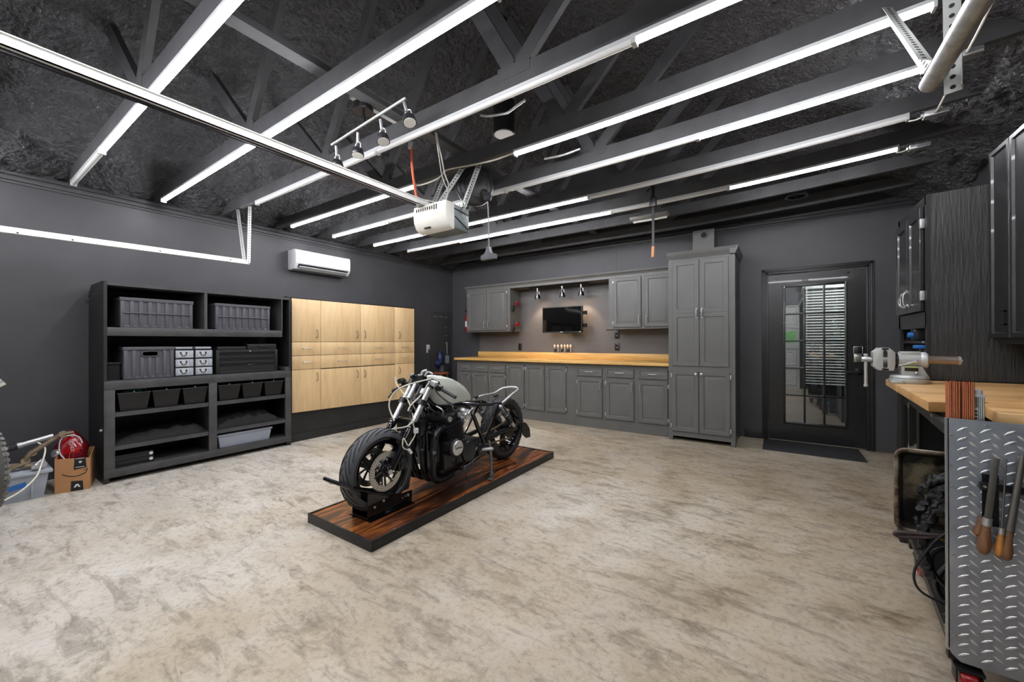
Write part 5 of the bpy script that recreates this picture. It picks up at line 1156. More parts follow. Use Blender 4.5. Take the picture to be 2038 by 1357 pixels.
b = B(); c = on_x(828, 857, XC+.03); box(b, c.x-.012, c.y-.014, c.z-.018, c.x+.012, c.y+.014, c.z+.018, .003); build('connector', b, wplast_m, mc)
b = B(); c = on_x(842, 779, XC+.02); beam(b, c-fd*.02, c+fd*.02, .03, .03, bev=.004); build('connector', b, wplast_m, mc)
b = B(); c = on_x(816, 898, XC+.01); beam(b, c+V((0,-.012,.016)), c+V((0,.012,-.016)), .016, .018); build('connector', b, wplast_m, mc)
b = B()
for k in range(9):
    x0 = -.10+.028*k; tube(b, [P(x0*.6, 2.10+.01*(k % 3), .80-.02*k*.3), P(x0, 2.12+.03*(k % 2), .70), P(x0*1.1, 2.16+.05*(k % 3), .66), P(x0, 2.26+.06*(k % 2), .69)], .0045, 6)
build('wiring_loom', b, bplast_m, mc)
b = B(); tube(b, [on_x(818, 795, BX+.05), on_x(834, 832, BX+.07)], .005, 8, smooth=False); build('clutch_rod', b, steel_m, mc)
# ------------------------------------------------------------------ right side: hutch, wall cabinet, bench, vise, cart
ht = thing('hutch_cabinet', 'tall black hutch with a rough plywood side and hooked doors beside the back door', 'hutch', (1.1, 3.77, 0))
HX, HY0, HY1 = .775, 3.43, 4.11
b = B(); prism(b, [(HX, .98), (XR-.005, .98), (XR-.005, 2.135), (HX, 2.118)], FY(HY0, -1), -.0, -.018); build('plywood_side', b, ply_m, ht)
b = B(); box(b, HX, HY1-.018, .98, XR-.005, HY1, 2.118); box(b, HX+.0, HY0+.018, 2.10, XR-.005, HY1, 2.118); box(b, XR-.02, HY0+.018, .98, XR-.005, HY1, 2.118)
box(b, HX, HY0+.018, 1.30, XR-.02, HY1-.018, 1.318); box(b, HX, HY0+.018, .98, XR-.02, HY1-.018, 1.0)
box(b, HX-.018, HY0+.018, 1.30, HX, HY1, 1.40); box(b, HX-.018, HY0+.018, 2.06, HX, HY1, 2.118); box(b, HX-.018, HY0+.0, .98, HX, HY0+.04, 2.118); box(b, HX-.018, HY1-.04, .98, HX, HY1, 2.118); build('carcass', b, blk_m, ht)
b = B(); box(b, HX+.0, HY0+.02, 0, XR-.005, HY1, .979); build('base', b, blk_m, ht)
FH = FX(HX-.018, -1)
for y0, y1, l in ((HY0+.055, HY0+.345, 0), (HY0+.352, HY1-.02, 1)):
    b = B(); panel(b, FH, y0, 1.405, y1, 2.055, [(0,.016),(.003,.020),(.055,.020),(.060,.010),(.066,.010),(.080,.014),(.082,.014)], .001); d_ = build('door', b, gloss_m, ht)
    if l == 0:
        for z in (1.50, 1.95):
            b = B(); box(b, HX-.040, y0-.022, z-.03, HX-.018, y0+.002, z+.03, .003); build('hinge', b, galv_m, d_)
    b = B(); y = y1-.03 if l == 0 else y0+.03; u_pull(b, lambda u, v, n: FH(u, v, n+.02), y, 1.50, .10, True, .004, .026, True); build('pull', b, steel_m, d_)
b = B(); tube(b, [(HX-.05, HY0+.30, 1.56), (HX-.06, HY0+.34, 1.54), (HX-.07, HY0+.40, 1.50), (HX-.06, HY0+.40, 1.46), (HX-.05, HY0+.33, 1.445), (HX-.05, HY0+.28, 1.46)], .005, 8); build('hook_latch', b, chrome_m, ht)
blue_m = M('bright_blue_plastic', (36,104,176), .4)
for (x, y, z, l) in ((.79, 3.80, 1.19, 'black power tool with a blue cap on the hutch shelf, upper one'), (.79, 3.62, 1.0005, 'black power tool with a blue cap low in the hutch behind the vise')):
    t = thing('power_tool', l, 'tool', (x, y, z), 'power tools in the hutch')
    hi = z > 1.1; q = on_y(1806, 667, 3.8) if hi else on_y(1821, 690, 3.62)
    b = B(); box(b, x-.02, y-.06, z if not hi else z+.03, x+.16, y+.07, q.z-.012 if not hi else q.z+.055, .012); build('body', b, bplast_m, t)
    b = B(); box(b, q.x-.006, y-.045, q.z-.012, x+.02, y+.03, q.z+.012, .006) if not hi else lathe(b, [(.001,0),(.018,.002),(.020,.02),(.020,.05),(.001,.052)], (q.x, y, q.z), (1,0,0), 16); build('cap', b, blue_m, t)
    b = B(); cyl(b, (x-.024, y-.05, q.z+.03), (x-.016, y-.05, q.z+.03), .008, seg=10); build('button', b, chrome_m, t)
b = B(); box(b, HX+.0, HY0+.02, 1.20, XR-.022, HY1-.02, 1.218); build('tool_shelf', b, blk_m, ht)
# nearer black wall cabinet
wc = thing('wall_cabinet', 'black gloss wall cabinet with framed doors at the right edge, above the butcher-block bench', 'cabinet', (1.2, 2.4, 1.2))
NX = 1.0
b = B(); box(b, NX+.02, 1.3, 1.225, XR-.004, 3.405, 2.30); box(b, NX+.03, 1.3, 1.20, XR-.004, 3.38, 1.226); build('carcass', b, gloss_m, wc)
ys = [3.395, 3.155, 2.90, 2.64, 2.36, 2.08, 1.80]
for k in range(6):
    y1, y0 = ys[k]-.004, ys[k+1]+.004
    b = B(); panel(b, FX(NX+.019, -1), y0, 1.232, y1, 2.285, [(0,.014),(.004,.020),(.026,.020),(.032,.010),(.040,.009)], .001); d_ = build('door', b, gloss_m, wc)
b = B(); F = FX(NX-.001, -1); y0 = ys[1]+.03; 
for a in ((y0, 1.30, y0+.055, 1.308), (y0, 1.372, y0+.055, 1.380), (y0, 1.30, y0+.008, 1.38)): quadbox(b, [F(a[0],a[1],0), F(a[2],a[1],0), F(a[2],a[3],0), F(a[0],a[3],0), F(a[0],a[1],.008), F(a[2],a[1],.008), F(a[2],a[3],.008), F(a[0],a[3],.008)])
build('card_holder', b, dark_m, wc)
# bench
wb = thing('workbench', 'butcher-block workbench on a chipped black frame along the right wall', 'workbench', (1.0, 2.7, 0))
poly = [(.566, 3.41), (.494, 2.226), (.640, 2.286), (.662, 2.345), (.690, 2.330), (.640, 2.253), (.611, 2.012), (.700, 1.985), (XR-.01, 1.985), (XR-.01, 3.41)]
b = B(); prism(b, poly, FZ(.936), 0, .040, .003); build('top', b, block_m, wb)
chip_m = M('chipped_black_paint', (24,24,25), .4, col2=(150,148,142), vscale=9, vstretch=(1,1,.5), contrast=(.66,.70), detail=8)
for x, y in ((.63, 2.36), (.64, 3.32), (1.34, 2.36), (1.34, 3.32)):
    b = B(); box(b, x-.035, y-.035, 0, x+.035, y+.035, .935, .003); build('leg', b, chip_m, wb)
b = B(); box(b, .62, 2.37, .84, .645, 3.31, .935); box(b, .64, 2.345, .84, 1.34, 2.37, .935); box(b, .64, 3.31, .84, 1.34, 3.335, .935); build('apron', b, chip_m, wb)
b = B(); prism(b, [(2.40, .84), (2.55, .84), (2.75, .30), (2.62, .30)], FX(.635), 0, .03); build('brace', b, chip_m, wb)
b = B(); box(b, .70, 3.33, .02, 1.34, 3.345, .84); build('back_panel', b, blk_m, wb)
# vise
vx, vy = .625, 3.17; vs_ = thing('bench_vise', 'gray bench vise with a long screw tube clamped to the butcher-block corner', 'vise', (vx, vy, .977)); vm = visegray_m
b = B(); lathe(b, [(.001, .0), (.098, .0), (.102, .006), (.102, .022), (.094, .026), (.094, .032), (.098, .036), (.090, .052), (.001, .052)], (vx, vy, .9765), (0,0,1), 40); box(b, vx-.105, vy-.12, .9765, vx-.05, vy-.06, .992, .004); build('swivel_base', b, vm, vs_)
b = B(); prism(b, [(-.045, 1.025), (.085, 1.025), (.055, 1.090), (-.045, 1.090)], lambda u, v, n: V((vx+u, vy+n, v)), -.045, .045, .006); build('pedestal', b, vm, vs_)
b = B(); box(b, vx-.030, vy-.052, 1.058, vx+.034, vy-.044, 1.082, .001); build('name_plate', b, dark_m, vs_)
b = B(); box(b, vx-.030, vy-.053, 1.079, vx+.034, vy-.0445, 1.083); build('yellow_band', b, M('yellow_green_paint', (190,196,60), .4), vs_)
c = V((vx, vy, 1.128))
b = B(); cyl(b, c+V((-.058,0,0)), c+V((.052,0,0)), .050, seg=32); lathe(b, [(.050, .05), (.054, .056), (.054, .078), (.048, .086), (.001, .088)], c, (1,0,0), 32); box(b, vx-.046, vy-.035, 1.155, vx+.050, vy+.035, 1.186, .004); build('barrel', b, vm, vs_)
b = B(); lathe(b, [(.047, -.075), (.053, -.072), (.053, -.060), (.047, -.057)], c, (1,0,0), 32)
for k in range(24):
    a = 2*PI*k/24; d = V((0, math.cos(a), math.sin(a))); beam(b, c+d*.051+V((-.072,0,0)), c+d*.051+V((-.060,0,0)), .008, .006, up=d)
build('gear_ring', b, bmetal_m, vs_)
def jaw(name, x0, x1, flip):
    b = B(); o = 1 if flip else -1
    A = [(0, -.062), (0, .070), (.012, .086), (.050, .086), (.050, .066), (.052, .030), (.052, -.040), (.052, -.058), (.044, -.086), (.030, -.086)] if not flip else None
    pts = [(x0, c.z-.045), (x0, c.z+.052), (x0+.030, c.z+.082), (x1, c.z+.082), (x1, c.z+.06), (x1-.012, c.z+.06), (x1-.012, c.z-.055), (x1, c.z-.055), (x1, c.z-.072), (x0+.026, c.z-.072)] if not flip else [(x0, c.z+.082), (x0+.018, c.z+.082), (x1-.004, c.z+.055), (x1, c.z+.048), (x1, c.z-.030), (x1-.008, c.z-.072), (x0, c.z-.072), (x0, c.z-.055), (x0+.012, c.z-.055), (x0+.012, c.z+.06), (x0, c.z+.06)]
    prism(b, pts, lambda u, v, n: V((u, vy+n, v)), -.052, .052, .004); cyl(b, (x0, vy, c.z), (x1, vy, c.z), .024 if not flip else .028, seg=24); return build(name, b, vm, vs_)
jaw('front_jaw', vx-.185, vx-.128, False); jaw('rear_jaw', vx-.122, vx-.074, True)
b = B(); cyl(b, (vx-.14, vy, c.z), (vx-.06, vy, c.z), .030, seg=28); build('slide_bar', b, steel_m, vs_)
for z in (.075, -.064): 
    b = B(); box(b, vx-.142, vy-.055, c.z+z-.006, vx-.108, vy+.055, c.z+z+.006, .001); build('jaw_insert', b, bmetal_m, vs_)
b = B(); cyl(b, (vx-.235, vy, c.z), (vx-.18, vy, c.z), .013, seg=16); lathe(b, [(.001, -.022), (.018, -.022), (.020, 0), (.018, .022), (.001, .022)], (vx-.218, vy, c.z), (1,0,0), 18); cyl(b, (vx-.218, vy, c.z-.180), (vx-.218, vy, c.z+.032), .0095, seg=14)
for z in (-.183, .032): lathe(b, [(.001, -.008), (.012, -.008), (.013, 0), (.012, .008), (.001, .008)], (vx-.218, vy, c.z+z), (0,0,1), 14)
build('screw_handle', b, alu_m, vs_)
b = B(); tube(b, [c+V((-.060, -.056, -.035)), c+V((-.02, -.062, -.022)), c+V((.020, -.060, -.006))], .0045, 8, smooth=False); lathe(b, [(.001,-.010),(.010,-.008),(.011,0),(.010,.008),(.001,.010)], c+V((.022,-.058,-.005)), (0,-1,0), 14); lathe(b, [(.001,-.010),(.008,-.008),(.010,0),(.006,.02),(.001,.022)], (vx+.022, vy-.05, 1.045), (0,-1,.2), 12); build('lock_lever', b, chrome_m, vs_)
b = B(); cyl(b, c+V((.086,0,.004)), c+V((.226,0,.002)), .0255, seg=24); build('screw_tube', b, M('oiled_steel_tube', (146,120,100), .32, .8, col2=(168,160,150), vscale=6, vstretch=(.3,1,3)), vs_)
b = B(); cyl(b, c+V((.224,0,.002)), c+V((.236,0,.002)), .027, seg=20); cyl(b, c+V((.236,0,.002)), c+V((.246,0,.002)), .006, seg=8); build('tube_cap', b, steel_m, vs_)
vs_.scale = (.86, .86, .86)
# rod bundles behind the plate
cart_Y = 1.98
def rod_bundle(x0, x1, y0, y1, ztop, zbot, mat, label, n, r, name='rod_bundle'):
    t = thing(name, label, 'rods', ((x0+x1)/2, (y0+y1)/2, zbot), 'rod bundles behind the tread plate')
    b = B(); nxr = max(2, int((x1-x0)/(2*r))); nyr = max(2, int((y1-y0)/(2*r)))
    for i in range(nxr):
        for j in range(nyr):
            if 0 < i < nxr-1 and 0 < j < nyr-1: z0_ = ztop-.06
            else: z0_ = zbot
            x = x0+(i+.5)*(x1-x0)/nxr; y = y0+(j+.5)*(y1-y0)/nyr
            dz = random.random()*.006; cyl(b, (x, y, z0_), (x+(random.random()-.5)*.002, y, ztop-dz), r*1.04, seg=6)
    o = build('rod_pack', b, mat, t); o['kind'] = 'stuff'; return t
rod_bundle(.491, .520, 1.992, 2.024, 1.078, .88, copper_m, 'left bundle of thin copper rods standing behind the tread plate', 1, .0024)
rod_bundle(.525, .554, 1.992, 2.024, 1.078, .88, copper_m, 'right bundle of thin copper rods, next to the silver rods', 2, .0024)
t = rod_bundle(.556, .580, 2.004, 2.028, 1.030, .88, alu_m, 'short bundle of silver rods with a clamp and paper tag behind the tread plate', 3, .0022)
b = B(); box(b, .554, 2.002, 1.026, .582, 2.030, 1.034, .001); cyl(b, (.568, 2.016, 1.034), (.568, 2.016, 1.050), .010, seg=14); build('end_cap', b, wplast_m, t)
b = B(); box(b, .5545, 2.0025, .93, .5635, 2.0035, .99); tg_ = build('paper_tag', b, wplast_m, t)
for k in range(4):
    b = B(); box(b, .5565, 2.0015, .938+k*.012, .5615, 2.0026, .945+k*.012); build('print', b, dark_m, tg_)
# rolling cart with tread plate
ct_ = thing('welding_cart', 'rolling shop cart with a diamond tread-plate end panel and a red caster', 'cart', (.8, 2.45, 0))
tread_m = M('tread_plate_aluminium', (176,180,188), .38, .65, col2=(136,141,152), vscale=5, detail=6, contrast=(.3,.7), bump=.05, bscale=150, rvar=.12)
lug_m = M('tread_lug_aluminium', (226,228,230), .30, .7)
X0, X1, Z0, Z1 = .484, 1.30, .13, .952
b = B(); pp = [(X0, Z0+.03), (X0+.008, Z0+.010), (X0+.03, Z0-.012), (X1, Z0-.03), (X1, Z1-.02), (X0, Z1)]
prism(b, pp, FY(cart_Y, -1), 0, .004, .001); pl = build('tread_plate', b, tread_m, ct_)
b = B(); F = FY(cart_Y-.004, -1); px_, pz_ = .0530, .0335
nlug = 0
for i in range(-1, 32):
    for j in range(-1, 30):
        u = X0+.010+i*px_*.5*1.0; v = Z0+.0+j*pz_ + (pz_/2 if i % 2 else 0)
        if not (X0+.018 < u < X1-.02 and Z0+.016 < v < Z1-.022): continue
        a = math.radians(32) if i % 2 else math.radians(-38); ca, sa = math.cos(a), math.sin(a); L_ = .0165; W_ = .0046
        pr = [(-L_, 0, 0), (-L_*.45, -W_*.8, 0), (0, -W_, 0), (L_*.45, -W_*.8, 0), (L_, 0, 0), (L_*.45, W_*.8, 0), (0, W_, 0), (-L_*.45, W_*.8, 0)]
        base = [b.verts.new(F(u+x*ca-z*sa, v+x*sa+z*ca, 0)) for x, z, _ in pr]
        topv = [b.verts.new(F(u+(x*ca-z*sa)*.55, v+(x*sa+z*ca)*.55, .0026)) for x, z, _ in pr]
        for k in range(8): b.faces.new((base[k], base[(k+1) % 8], topv[(k+1) % 8], topv[k]))
        b.faces.new(topv); nlug += 1
o = build('tread_lug', b, lug_m, pl, 60); o['kind'] = 'stuff'
b = B(); box(b, X0-.004, cart_Y-.004, Z0+.02, X0+.004, cart_Y+.006, Z1); build('plate_edge', b, alu_m, pl)
for (x, y) in ((1963,847), (1894,866), (1893,926), (1895,968), (1930,982), (1895,1050), (1898,1104), (1900,1265)):
    p = on_y(x, y, cart_Y-.005)
    if p.x < X0+.004: p.x = X0+.010
    b = B(); ringlathe(b, [(.0018, 0), (.0048, 0), (.0044, .002), (.0018, .002)], p, (0,-1,0), 14); build('rivet', b, steel_m, pl)
b = B(); XF = .575
def skew(y): return X0+.004+(XF-X0)*(y-1.985)/.965
for y in (1.995, 2.925):
    box(b, skew(y), y, .11, skew(y)+.028, y+.028, .925); box(b, X1-.02, y, .11, X1+.008, y+.028, .925)
for z in (.155, .885):
    beam(b, (skew(1.985)+.014, 1.985, z+.018), (skew(2.955)+.014, 2.955, z+.018), .030, .036, up=V((0,0,1))); box(b, X1-.02, 1.985, z, X1+.008, 2.95, z+.035); box(b, X0+.03, 1.985, z, X1, 2.01, z+.035); box(b, XF+.02, 2.93, z, X1, 2.955, z+.035)
build('frame', b, M('scraped_black_frame', (40,40,38), .45, .3, col2=(150,146,136), vscale=12, contrast=(.60,.68), detail=7), ct_)
b = B(); prism(b, [(X0+.02, 2.0), (X1, 2.0), (X1, 2.93), (XF+.01, 2.93)], FZ(.160), 0, .008); build('lower_shelf', b, bmetal_m, ct_)
for x, y in ((.535, 2.0), (1.25, 2.0), (.62, 2.88), (1.25, 2.88)):
    b = B(); box(b, x-.035, y-.030, .088, x+.035, y+.035, .100, .002)
    for s in (-1, 1): box(b, x+s*.030-.0025, y-.022, .045, x+s*.030+.0025, y+.022, .09, .001)
    cs = build('caster_fork', b, bmetal_m, ct_)
    b = B(); ringlathe(b, [(.028, -.022), (.040, -.022), (.046, -.015), (.047, 0), (.046, .015), (.040, .022), (.028, .022)], (x, y, .0472), (1,0,0), 36); cyl(b, (x-.02, y, .0472), (x+.02, y, .0472), .03, seg=24); build('caster_wheel', b, red_m, cs, label='red caster wheel')
# files hanging on the plate
rk = thing('file_rack', 'black flat bar rack screwed to the tread plate holding the files', 'rack', (.61, 1.97, .72))
p0 = on_y(1948, 960, 1.968); p1 = on_y(2042, 968, 1.968)
b = B(); box(b, p0.x, 1.958, p0.z-.020, p1.x+.05, 1.974, p0.z+.004, .001); build('bar', b, bmetal_m, rk)
b = B(); cyl(b, (p0.x+.010, 1.957, p0.z-.008), (p0.x+.010, 1.952, p0.z-.008), .004, seg=10); build('screw', b, steel_m, rk)
b = B(); box(b, p0.x+.008, 1.970, p0.z-.14, p0.x+.045, 1.974, p0.z+.03); build('back_plate', b, dark_m, rk)
woodh = wood('worn_file_handle', [(.3,(110,74,48)),(.7,(150,108,74))], 'Z', 12, .2, rough=.5); woody = wood('honey_file_handle', [(.3,(196,130,62)),(.7,(214,154,84))], 'Z', 10, .2, rough=.35)
filem = M('dark_file_steel', (120,118,114), .42, .85, bump=.25, bscale=400)
def file_(top, mid, bot, w, hw, mat, label, flat, ferr):
    Yf = 1.948; a = on_y(*top, Yf); m = on_y(*mid, Yf); e = on_y(*bot, Yf); d = (m-a).normalized()
    t = thing('file', label, 'file', (m.x, Yf, e.z), 'files on the tread plate rack')
    b = B()
    if flat: beam(b, a, m, w, .006, up=V((0,-1,0)), bev=.001); 
    else: cyl(b, a, m, w*.32, w*.5, 14)
    build('blade', b, filem, t)
    dd = (e-m).normalized(); L_ = (e-m).length
    b = B(); lathe(b, [(.001, 0), (hw*.62, 0), (hw*.62, L_*.14), (hw*.55, L_*.22), (hw*.70, L_*.42), (hw, L_*.72), (hw*.92, L_*.90), (hw*.5, L_*.99), (.001, L_)], m, dd, 20); build('handle', b, mat, t)
    b = B(); cyl(b, m-dd*.002, m+dd*(L_*.20), hw*.66, seg=18); build('ferrule', b, ferr, t)
file_((1982, 912), (1966, 1032), (1956, 1102), .0165, .0165, woodh, 'wide flat file with a worn brown wooden handle and dull ferrule', True, galv_m)
file_((2003, 913), (1994, 1052), (1986, 1106), .006, .0118, woody, 'thin tapered file with a small honey-colored wooden handle', False, steel_m)
file_((2036, 905), (2010, 1055), (2000, 1114), .021, .0152, woodh, 'thick round file with a cracked brown handle at the right', False, rust_m)
b = B(); a = on_y(1958, 1030, 1.962); lathe(b, [(.001,0),(.010,0),(.010,.012),(.008,.02),(.0125,.05),(.012,.06),(.001,.068)], a, (-.25,0,-1), 16); single('spare_file_handle', b, woodh, 'worn wooden handle tucked behind the wide flat file', 'handle')
# mesh-fronted tray beside the cart, gloves and leads
tr = thing('mesh_tray', 'scorched steel tray with a rounded rim and mesh floor leaning beside the cart', 'tray', (.52, 2.12, .48))
rim_m = M('scorched_rim', (150,140,124), .45, .6, col2=(74,58,46), vscale=16, contrast=(.4,.6))
b = B(); pts = rrect(.378, .492, .80, .800, .028, 6); tube(b, [V((u, 2.10, v)) for u, v in pts], .0085, 8, smooth=False, closed=True); build('rim', b, rim_m, tr)
b = B(); o_ = rrect(.382, .496, .796, .796, .026, 6); i_ = rrect(.405, .520, .77, .772, .018, 6)
rings(b, [[V((u, 2.10, v)) for u, v in o_], [V((u, 2.145, v)) for u, v in i_], [V((u, 2.149, v)) for u, v in i_], [V((u, 2.104, v)) for u, v in rrect(.379, .493, .799, .799, .028, 6)]], False, False); build('sloped_wall', b, M('scorched_steel_pan', (58,54,50), .5, .4, col2=(140,134,124), vscale=9, contrast=(.5,.75), detail=7), tr)
mm, N_, L_, p_ = nodes_of('perforated_mesh', .5)
tcn = N_.new('ShaderNodeTexCoord'); sc_ = N_.new('ShaderNodeVectorMath'); sc_.operation = 'MULTIPLY'; sc_.inputs[1].default_value = (300, 0, 300); L_.new(tcn.outputs['Object'], sc_.inputs[0])
ch = N_.new('ShaderNodeTexChecker'); ch.inputs['Scale'].default_value = 1.0; ch.inputs['Color1'].default_value = lin((176,160,130)); ch.inputs['Color2'].default_value = lin((22,20,18)); L_.new(sc_.outputs[0], ch.inputs['Vector'])
nz = noise_t(N_, L_, mapped(N_, L_, (1,1,1)), 9, 5); r_ = ramp(N_, [(.42,(20,18,17)), (.56,(255,255,255))]); L_.new(nz.outputs['Fac'], r_.inputs['Fac'])
L_.new(mix(N_, L_, ch.outputs['Color'], r_.outputs['Color'], 1.0, 'MULTIPLY'), p_.inputs['Base Color'])
b = B(); prism(b, i_, FY(2.146, -1), 0, -.003); build('mesh_floor', b, mm, tr)
gl = thing('welding_gloves', 'crumpled black leather welding gloves hanging in front of the mesh tray', 'gloves', (.50, 2.07, .45))
leather = M('black_leather', (26,26,27), .5, bump=.35, bscale=90)
def at(x, y, Y=2.07): return on_y(x, y, Y)
def crumple(bm, seed):
    bmesh.ops.subdivide_edges(bm, edges=bm.edges[:], cuts=1, use_grid_fill=True)
    for v in bm.verts:
        q = v.co*60+V((seed, 0, 0)); v.co += V((noise.noise(q), noise.noise(q+V((7,0,0))), noise.noise(q+V((0,7,0)))))*.011

b = B(); tube(b, [at(1886, 948), at(1862, 955), at(1842, 968), at(1828, 985)], .016, 12, 6, .011); tube(b, [at(1886, 965), at(1858, 978), at(1840, 1000), at(1832, 1016)], .015, 12, 6, .011); tube(b, [at(1886, 985), at(1866, 1000), at(1850, 1018), at(1842, 1035)], .017, 12, 6, .013); blob(b, at(1872, 985), .04, (.8,.4,1.0), 5, .5)
crumple(b, 5); build('fingers', b, leather, gl, 180)
b = B(); tube(b, [at(1882, 1000), at(1866, 1018), at(1848, 1030), at(1838, 1052), at(1836, 1090), at(1842, 1120), at(1852, 1150)], .020, 12, 6, .012); tube(b, [at(1842, 1040), at(1828, 1038), at(1822, 1030)], .012, 10, 5, .008); crumple(b, 9); build('cuff', b, leather, gl, 180)
b = B(); tube(b, [at(1880, 1067, 2.05), at(1840, 1069, 2.05), at(1795, 1068, 2.05), at(1781, 1063, 2.05), at(1788, 1059, 2.05), at(1830, 1062, 2.05), at(1882, 1066, 2.05)], .0065, 10); single('air_hose', b, M('black_woven_hose', (34,32,34), .6, col2=(74,52,50), vscale=160), 'black woven hose loop poking out beside the tread plate', 'hose')
b = B(); p = at(1871, 1072, 2.05); cyl(b, p-V((.010,0,0)), p+V((.012,0,0)), .006, seg=8); single('brass_fitting', b, M('brass', (180,146,70), .35, .9), 'small brass hose fitting beside the tread plate', 'fitting')
b = B(); tube(b, [at(1884, 1060, 2.03), at(1862, 1076, 2.03), at(1838, 1104, 2.03), at(1820, 1135, 2.03), at(1822, 1162, 2.03), at(1840, 1182, 2.03), at(1886, 1206, 2.03)], .0042, 8); single('power_lead', b, bplast_m, 'thin black lead looping outside the cart frame', 'cable')
b = B(); tube(b, [at(1886, 1090, 2.10), at(1862, 1096, 2.10), at(1852, 1112, 2.10), at(1856, 1135, 2.10), at(1872, 1156, 2.10), at(1890, 1172, 2.10)], .008, 10); single('welding_lead', b, bplast_m, 'thick black welding lead curling beside the tread plate, nearer loop', 'cable'); b = B(); tube(b, [at(1892, 1120, 2.2), at(1872, 1140, 2.2), at(1862, 1160, 2.2), at(1872, 1185, 2.2), at(1892, 1195, 2.2)], .009, 10); single('welding_lead', b, bplast_m, 'thick black welding lead coiled deeper inside the cart, farther loop', 'cable')
# ------------------------------------------------------------------ overhead: opener, tracks, lights, reel
op = thing('door_opener', 'white and gray garage door opener hanging from the trusses on a long rail', 'door opener', (-2.225, 2.25, 2.08))
ox0, ox1, oy0, oy1, oz0, oz1 = -2.40, -2.055, 2.155, 2.37, 2.085, 2.285
b = B(); box(b, ox0+.01, oy0+.06, oz0+.01, ox1, oy1+.05, oz1-.005, .006); build('chassis', b, M('slate_grey_steel', (116,124,124), .42, .3), op)
b = B()
lp = []
for k in range(9):
    u = k/8; f = math.sin(PI/2*u)
    lp.append([(ox0-.004, oy0+.075-.085*f, oz1-.0+(-.205)*u-.0), (ox1+.004, oy0+.075-.085*f, oz1-.205*u)])
prof = [(oy0+.09, oz1), (oy0+.0, oz1), (oy0-.004, oz1-.06), (oy0+.0, oz1-.12), (oy0+.02, oz1-.165), (oy0+.05, oz1-.190), (oy0+.09, oz1-.200)]
prism(b, prof, lambda u, v, n: V((n, u, v)), ox0-.003, ox1+.003, .004); build('light_cover', b, M('aged_white_plastic', (226,224,214), .35), op)
b = B()
for k in range(10): x = ox0+.03+k*.024; box(b, x, oy0-.006, oz1-.045-(.008 if k > 7 else 0), x+.007, oy0+.002, oz1-.020+(.006 if k > 7 else 0))
box(b, ox0+.10, oy0+.012, oz1-.178, ox0+.16, oy0+.028, oz1-.168); build('vent_slot', b, black_m, op)
b = B(); beam(b, (ox1+.0035, oy0+.10, oz1-.10), (ox1+.0035, oy1+.04, oz0+.03), .004, .008, up=V((0,0,1))); beam(b, (ox1+.003, oy0+.09, oz1-.04), (ox1+.003, oy1+.05, oz1-.055), .003, .006, up=V((0,0,1))); build('side_groove', b, dark_m, op)
text('lettering', 'PLUS', wplast_m, op, .028, (ox1+.0045, oy1-.005, oz1-.075), (0,1,0), (0,0,1), .0004)
b = B(); box(b, -2.345, -.62, 2.286, -2.295, 2.42, 2.292); box(b, -2.345, -.62, 2.286, -2.341, 2.42, 2.330); box(b, -2.299, -.62, 2.286, -2.295, 2.42, 2.330); box(b, -2.352, -.62, 2.328, -2.288, 2.20, 2.333); build('rail', b, white_m, op)
b = B(); box(b, -2.326, -.6, 2.272, -2.314, 2.1, 2.2855); build('drive_chain', b, bmetal_m, op)
b = B(); box(b, -2.36, 2.12, 2.285, -2.28, 2.36, 2.300); build('rail_bracket', b, galv_m, op)
perf, N_, L_, p_ = nodes_of('perforated_angle_steel', .42); p_.inputs['Metallic'].default_value = .6
def perforated(name='perforated_angle_steel'):
    return perf
p_.inputs['Base Color'].default_value = lin((200,202,198))
def angle_iron(name, p0, p1, w, parent, up, holes=True, r=.0055, pitch=.028):
    """L-section with a row of real dark hole discs along the face seen"""
    p0, p1 = V(p0), V(p1); d, a, bb = frame_of(p1-p0, up); L = (p1-p0).length
    m = B(); beam(m, p0, p1, w, .003, up=bb); beam(m, p0+a*(w/2)+bb*(w/2), p1+a*(w/2)+bb*(w/2), .003, w, up=bb); o = build(name, m, perf, parent)
    if holes:
        m = B(); n = int(L/pitch)
        for k in range(n):
            c = p0+d*(pitch*(k+.5)); cyl(m, c-bb*.0022, c+bb*.0022, r, seg=10)
            c2 = c+a*(w/2)+bb*(w/2); cyl(m, c2-a*.0022, c2+a*.0022, r, seg=10)
        h = build('hole_row', m, black_m, o); h['kind'] = 'stuff'
    return o
angle_iron('hanger_strut', (-2.06, 2.33, 2.24), (-2.02, 2.52, 2.70), .034, op, (1,-.6,0)); angle_iron('hanger_strut', (-2.39, 2.33, 2.27), (-2.20, 2.52, 2.70), .034, op, (1,-.6,0)); angle_iron('hanger_strut', (-2.42, 2.34, 2.30), (-2.40, 2.52, 2.70), .030, op, (1,-.6,0))
angle_iron('hanger_strut', (-2.42, 2.375, 2.295), (-2.04, 2.375, 2.295), .030, op, (0,0,1))
b = B(); tube(b, [on_y(819, 291, 2.10), on_y(820, 330, 2.12), on_y(825, 370, 2.14), on_y(829, 390, 2.16), on_y(836, 400, 2.2)], .010, 10); t = single('extension_cord', b, orange_m, 'orange cord hanging from a truss down to the door opener', 'cord')
b = B(); p = on_y(817, 291, 2.10); box(b, p.x-.018, p.y-.012, p.z-.02, p.x+.018, p.y+.012, p.z+.035, .004); build('plug', b, wplast_m, t)
b = B(); tube(b, [on_y(1023, 304, 2.47), on_y(985, 318, 2.44), on_y(945, 327, 2.44), on_y(890, 338, 2.44), on_y(880, 348, 2.44), on_y(868, 357, 2.44), on_y(845, 366, 2.44), on_y(829, 369, 2.46)], .0065, 8); single('light_cable', b, cream_m, 'white cable looping between two glowing lights on the fourth truss', 'cable')
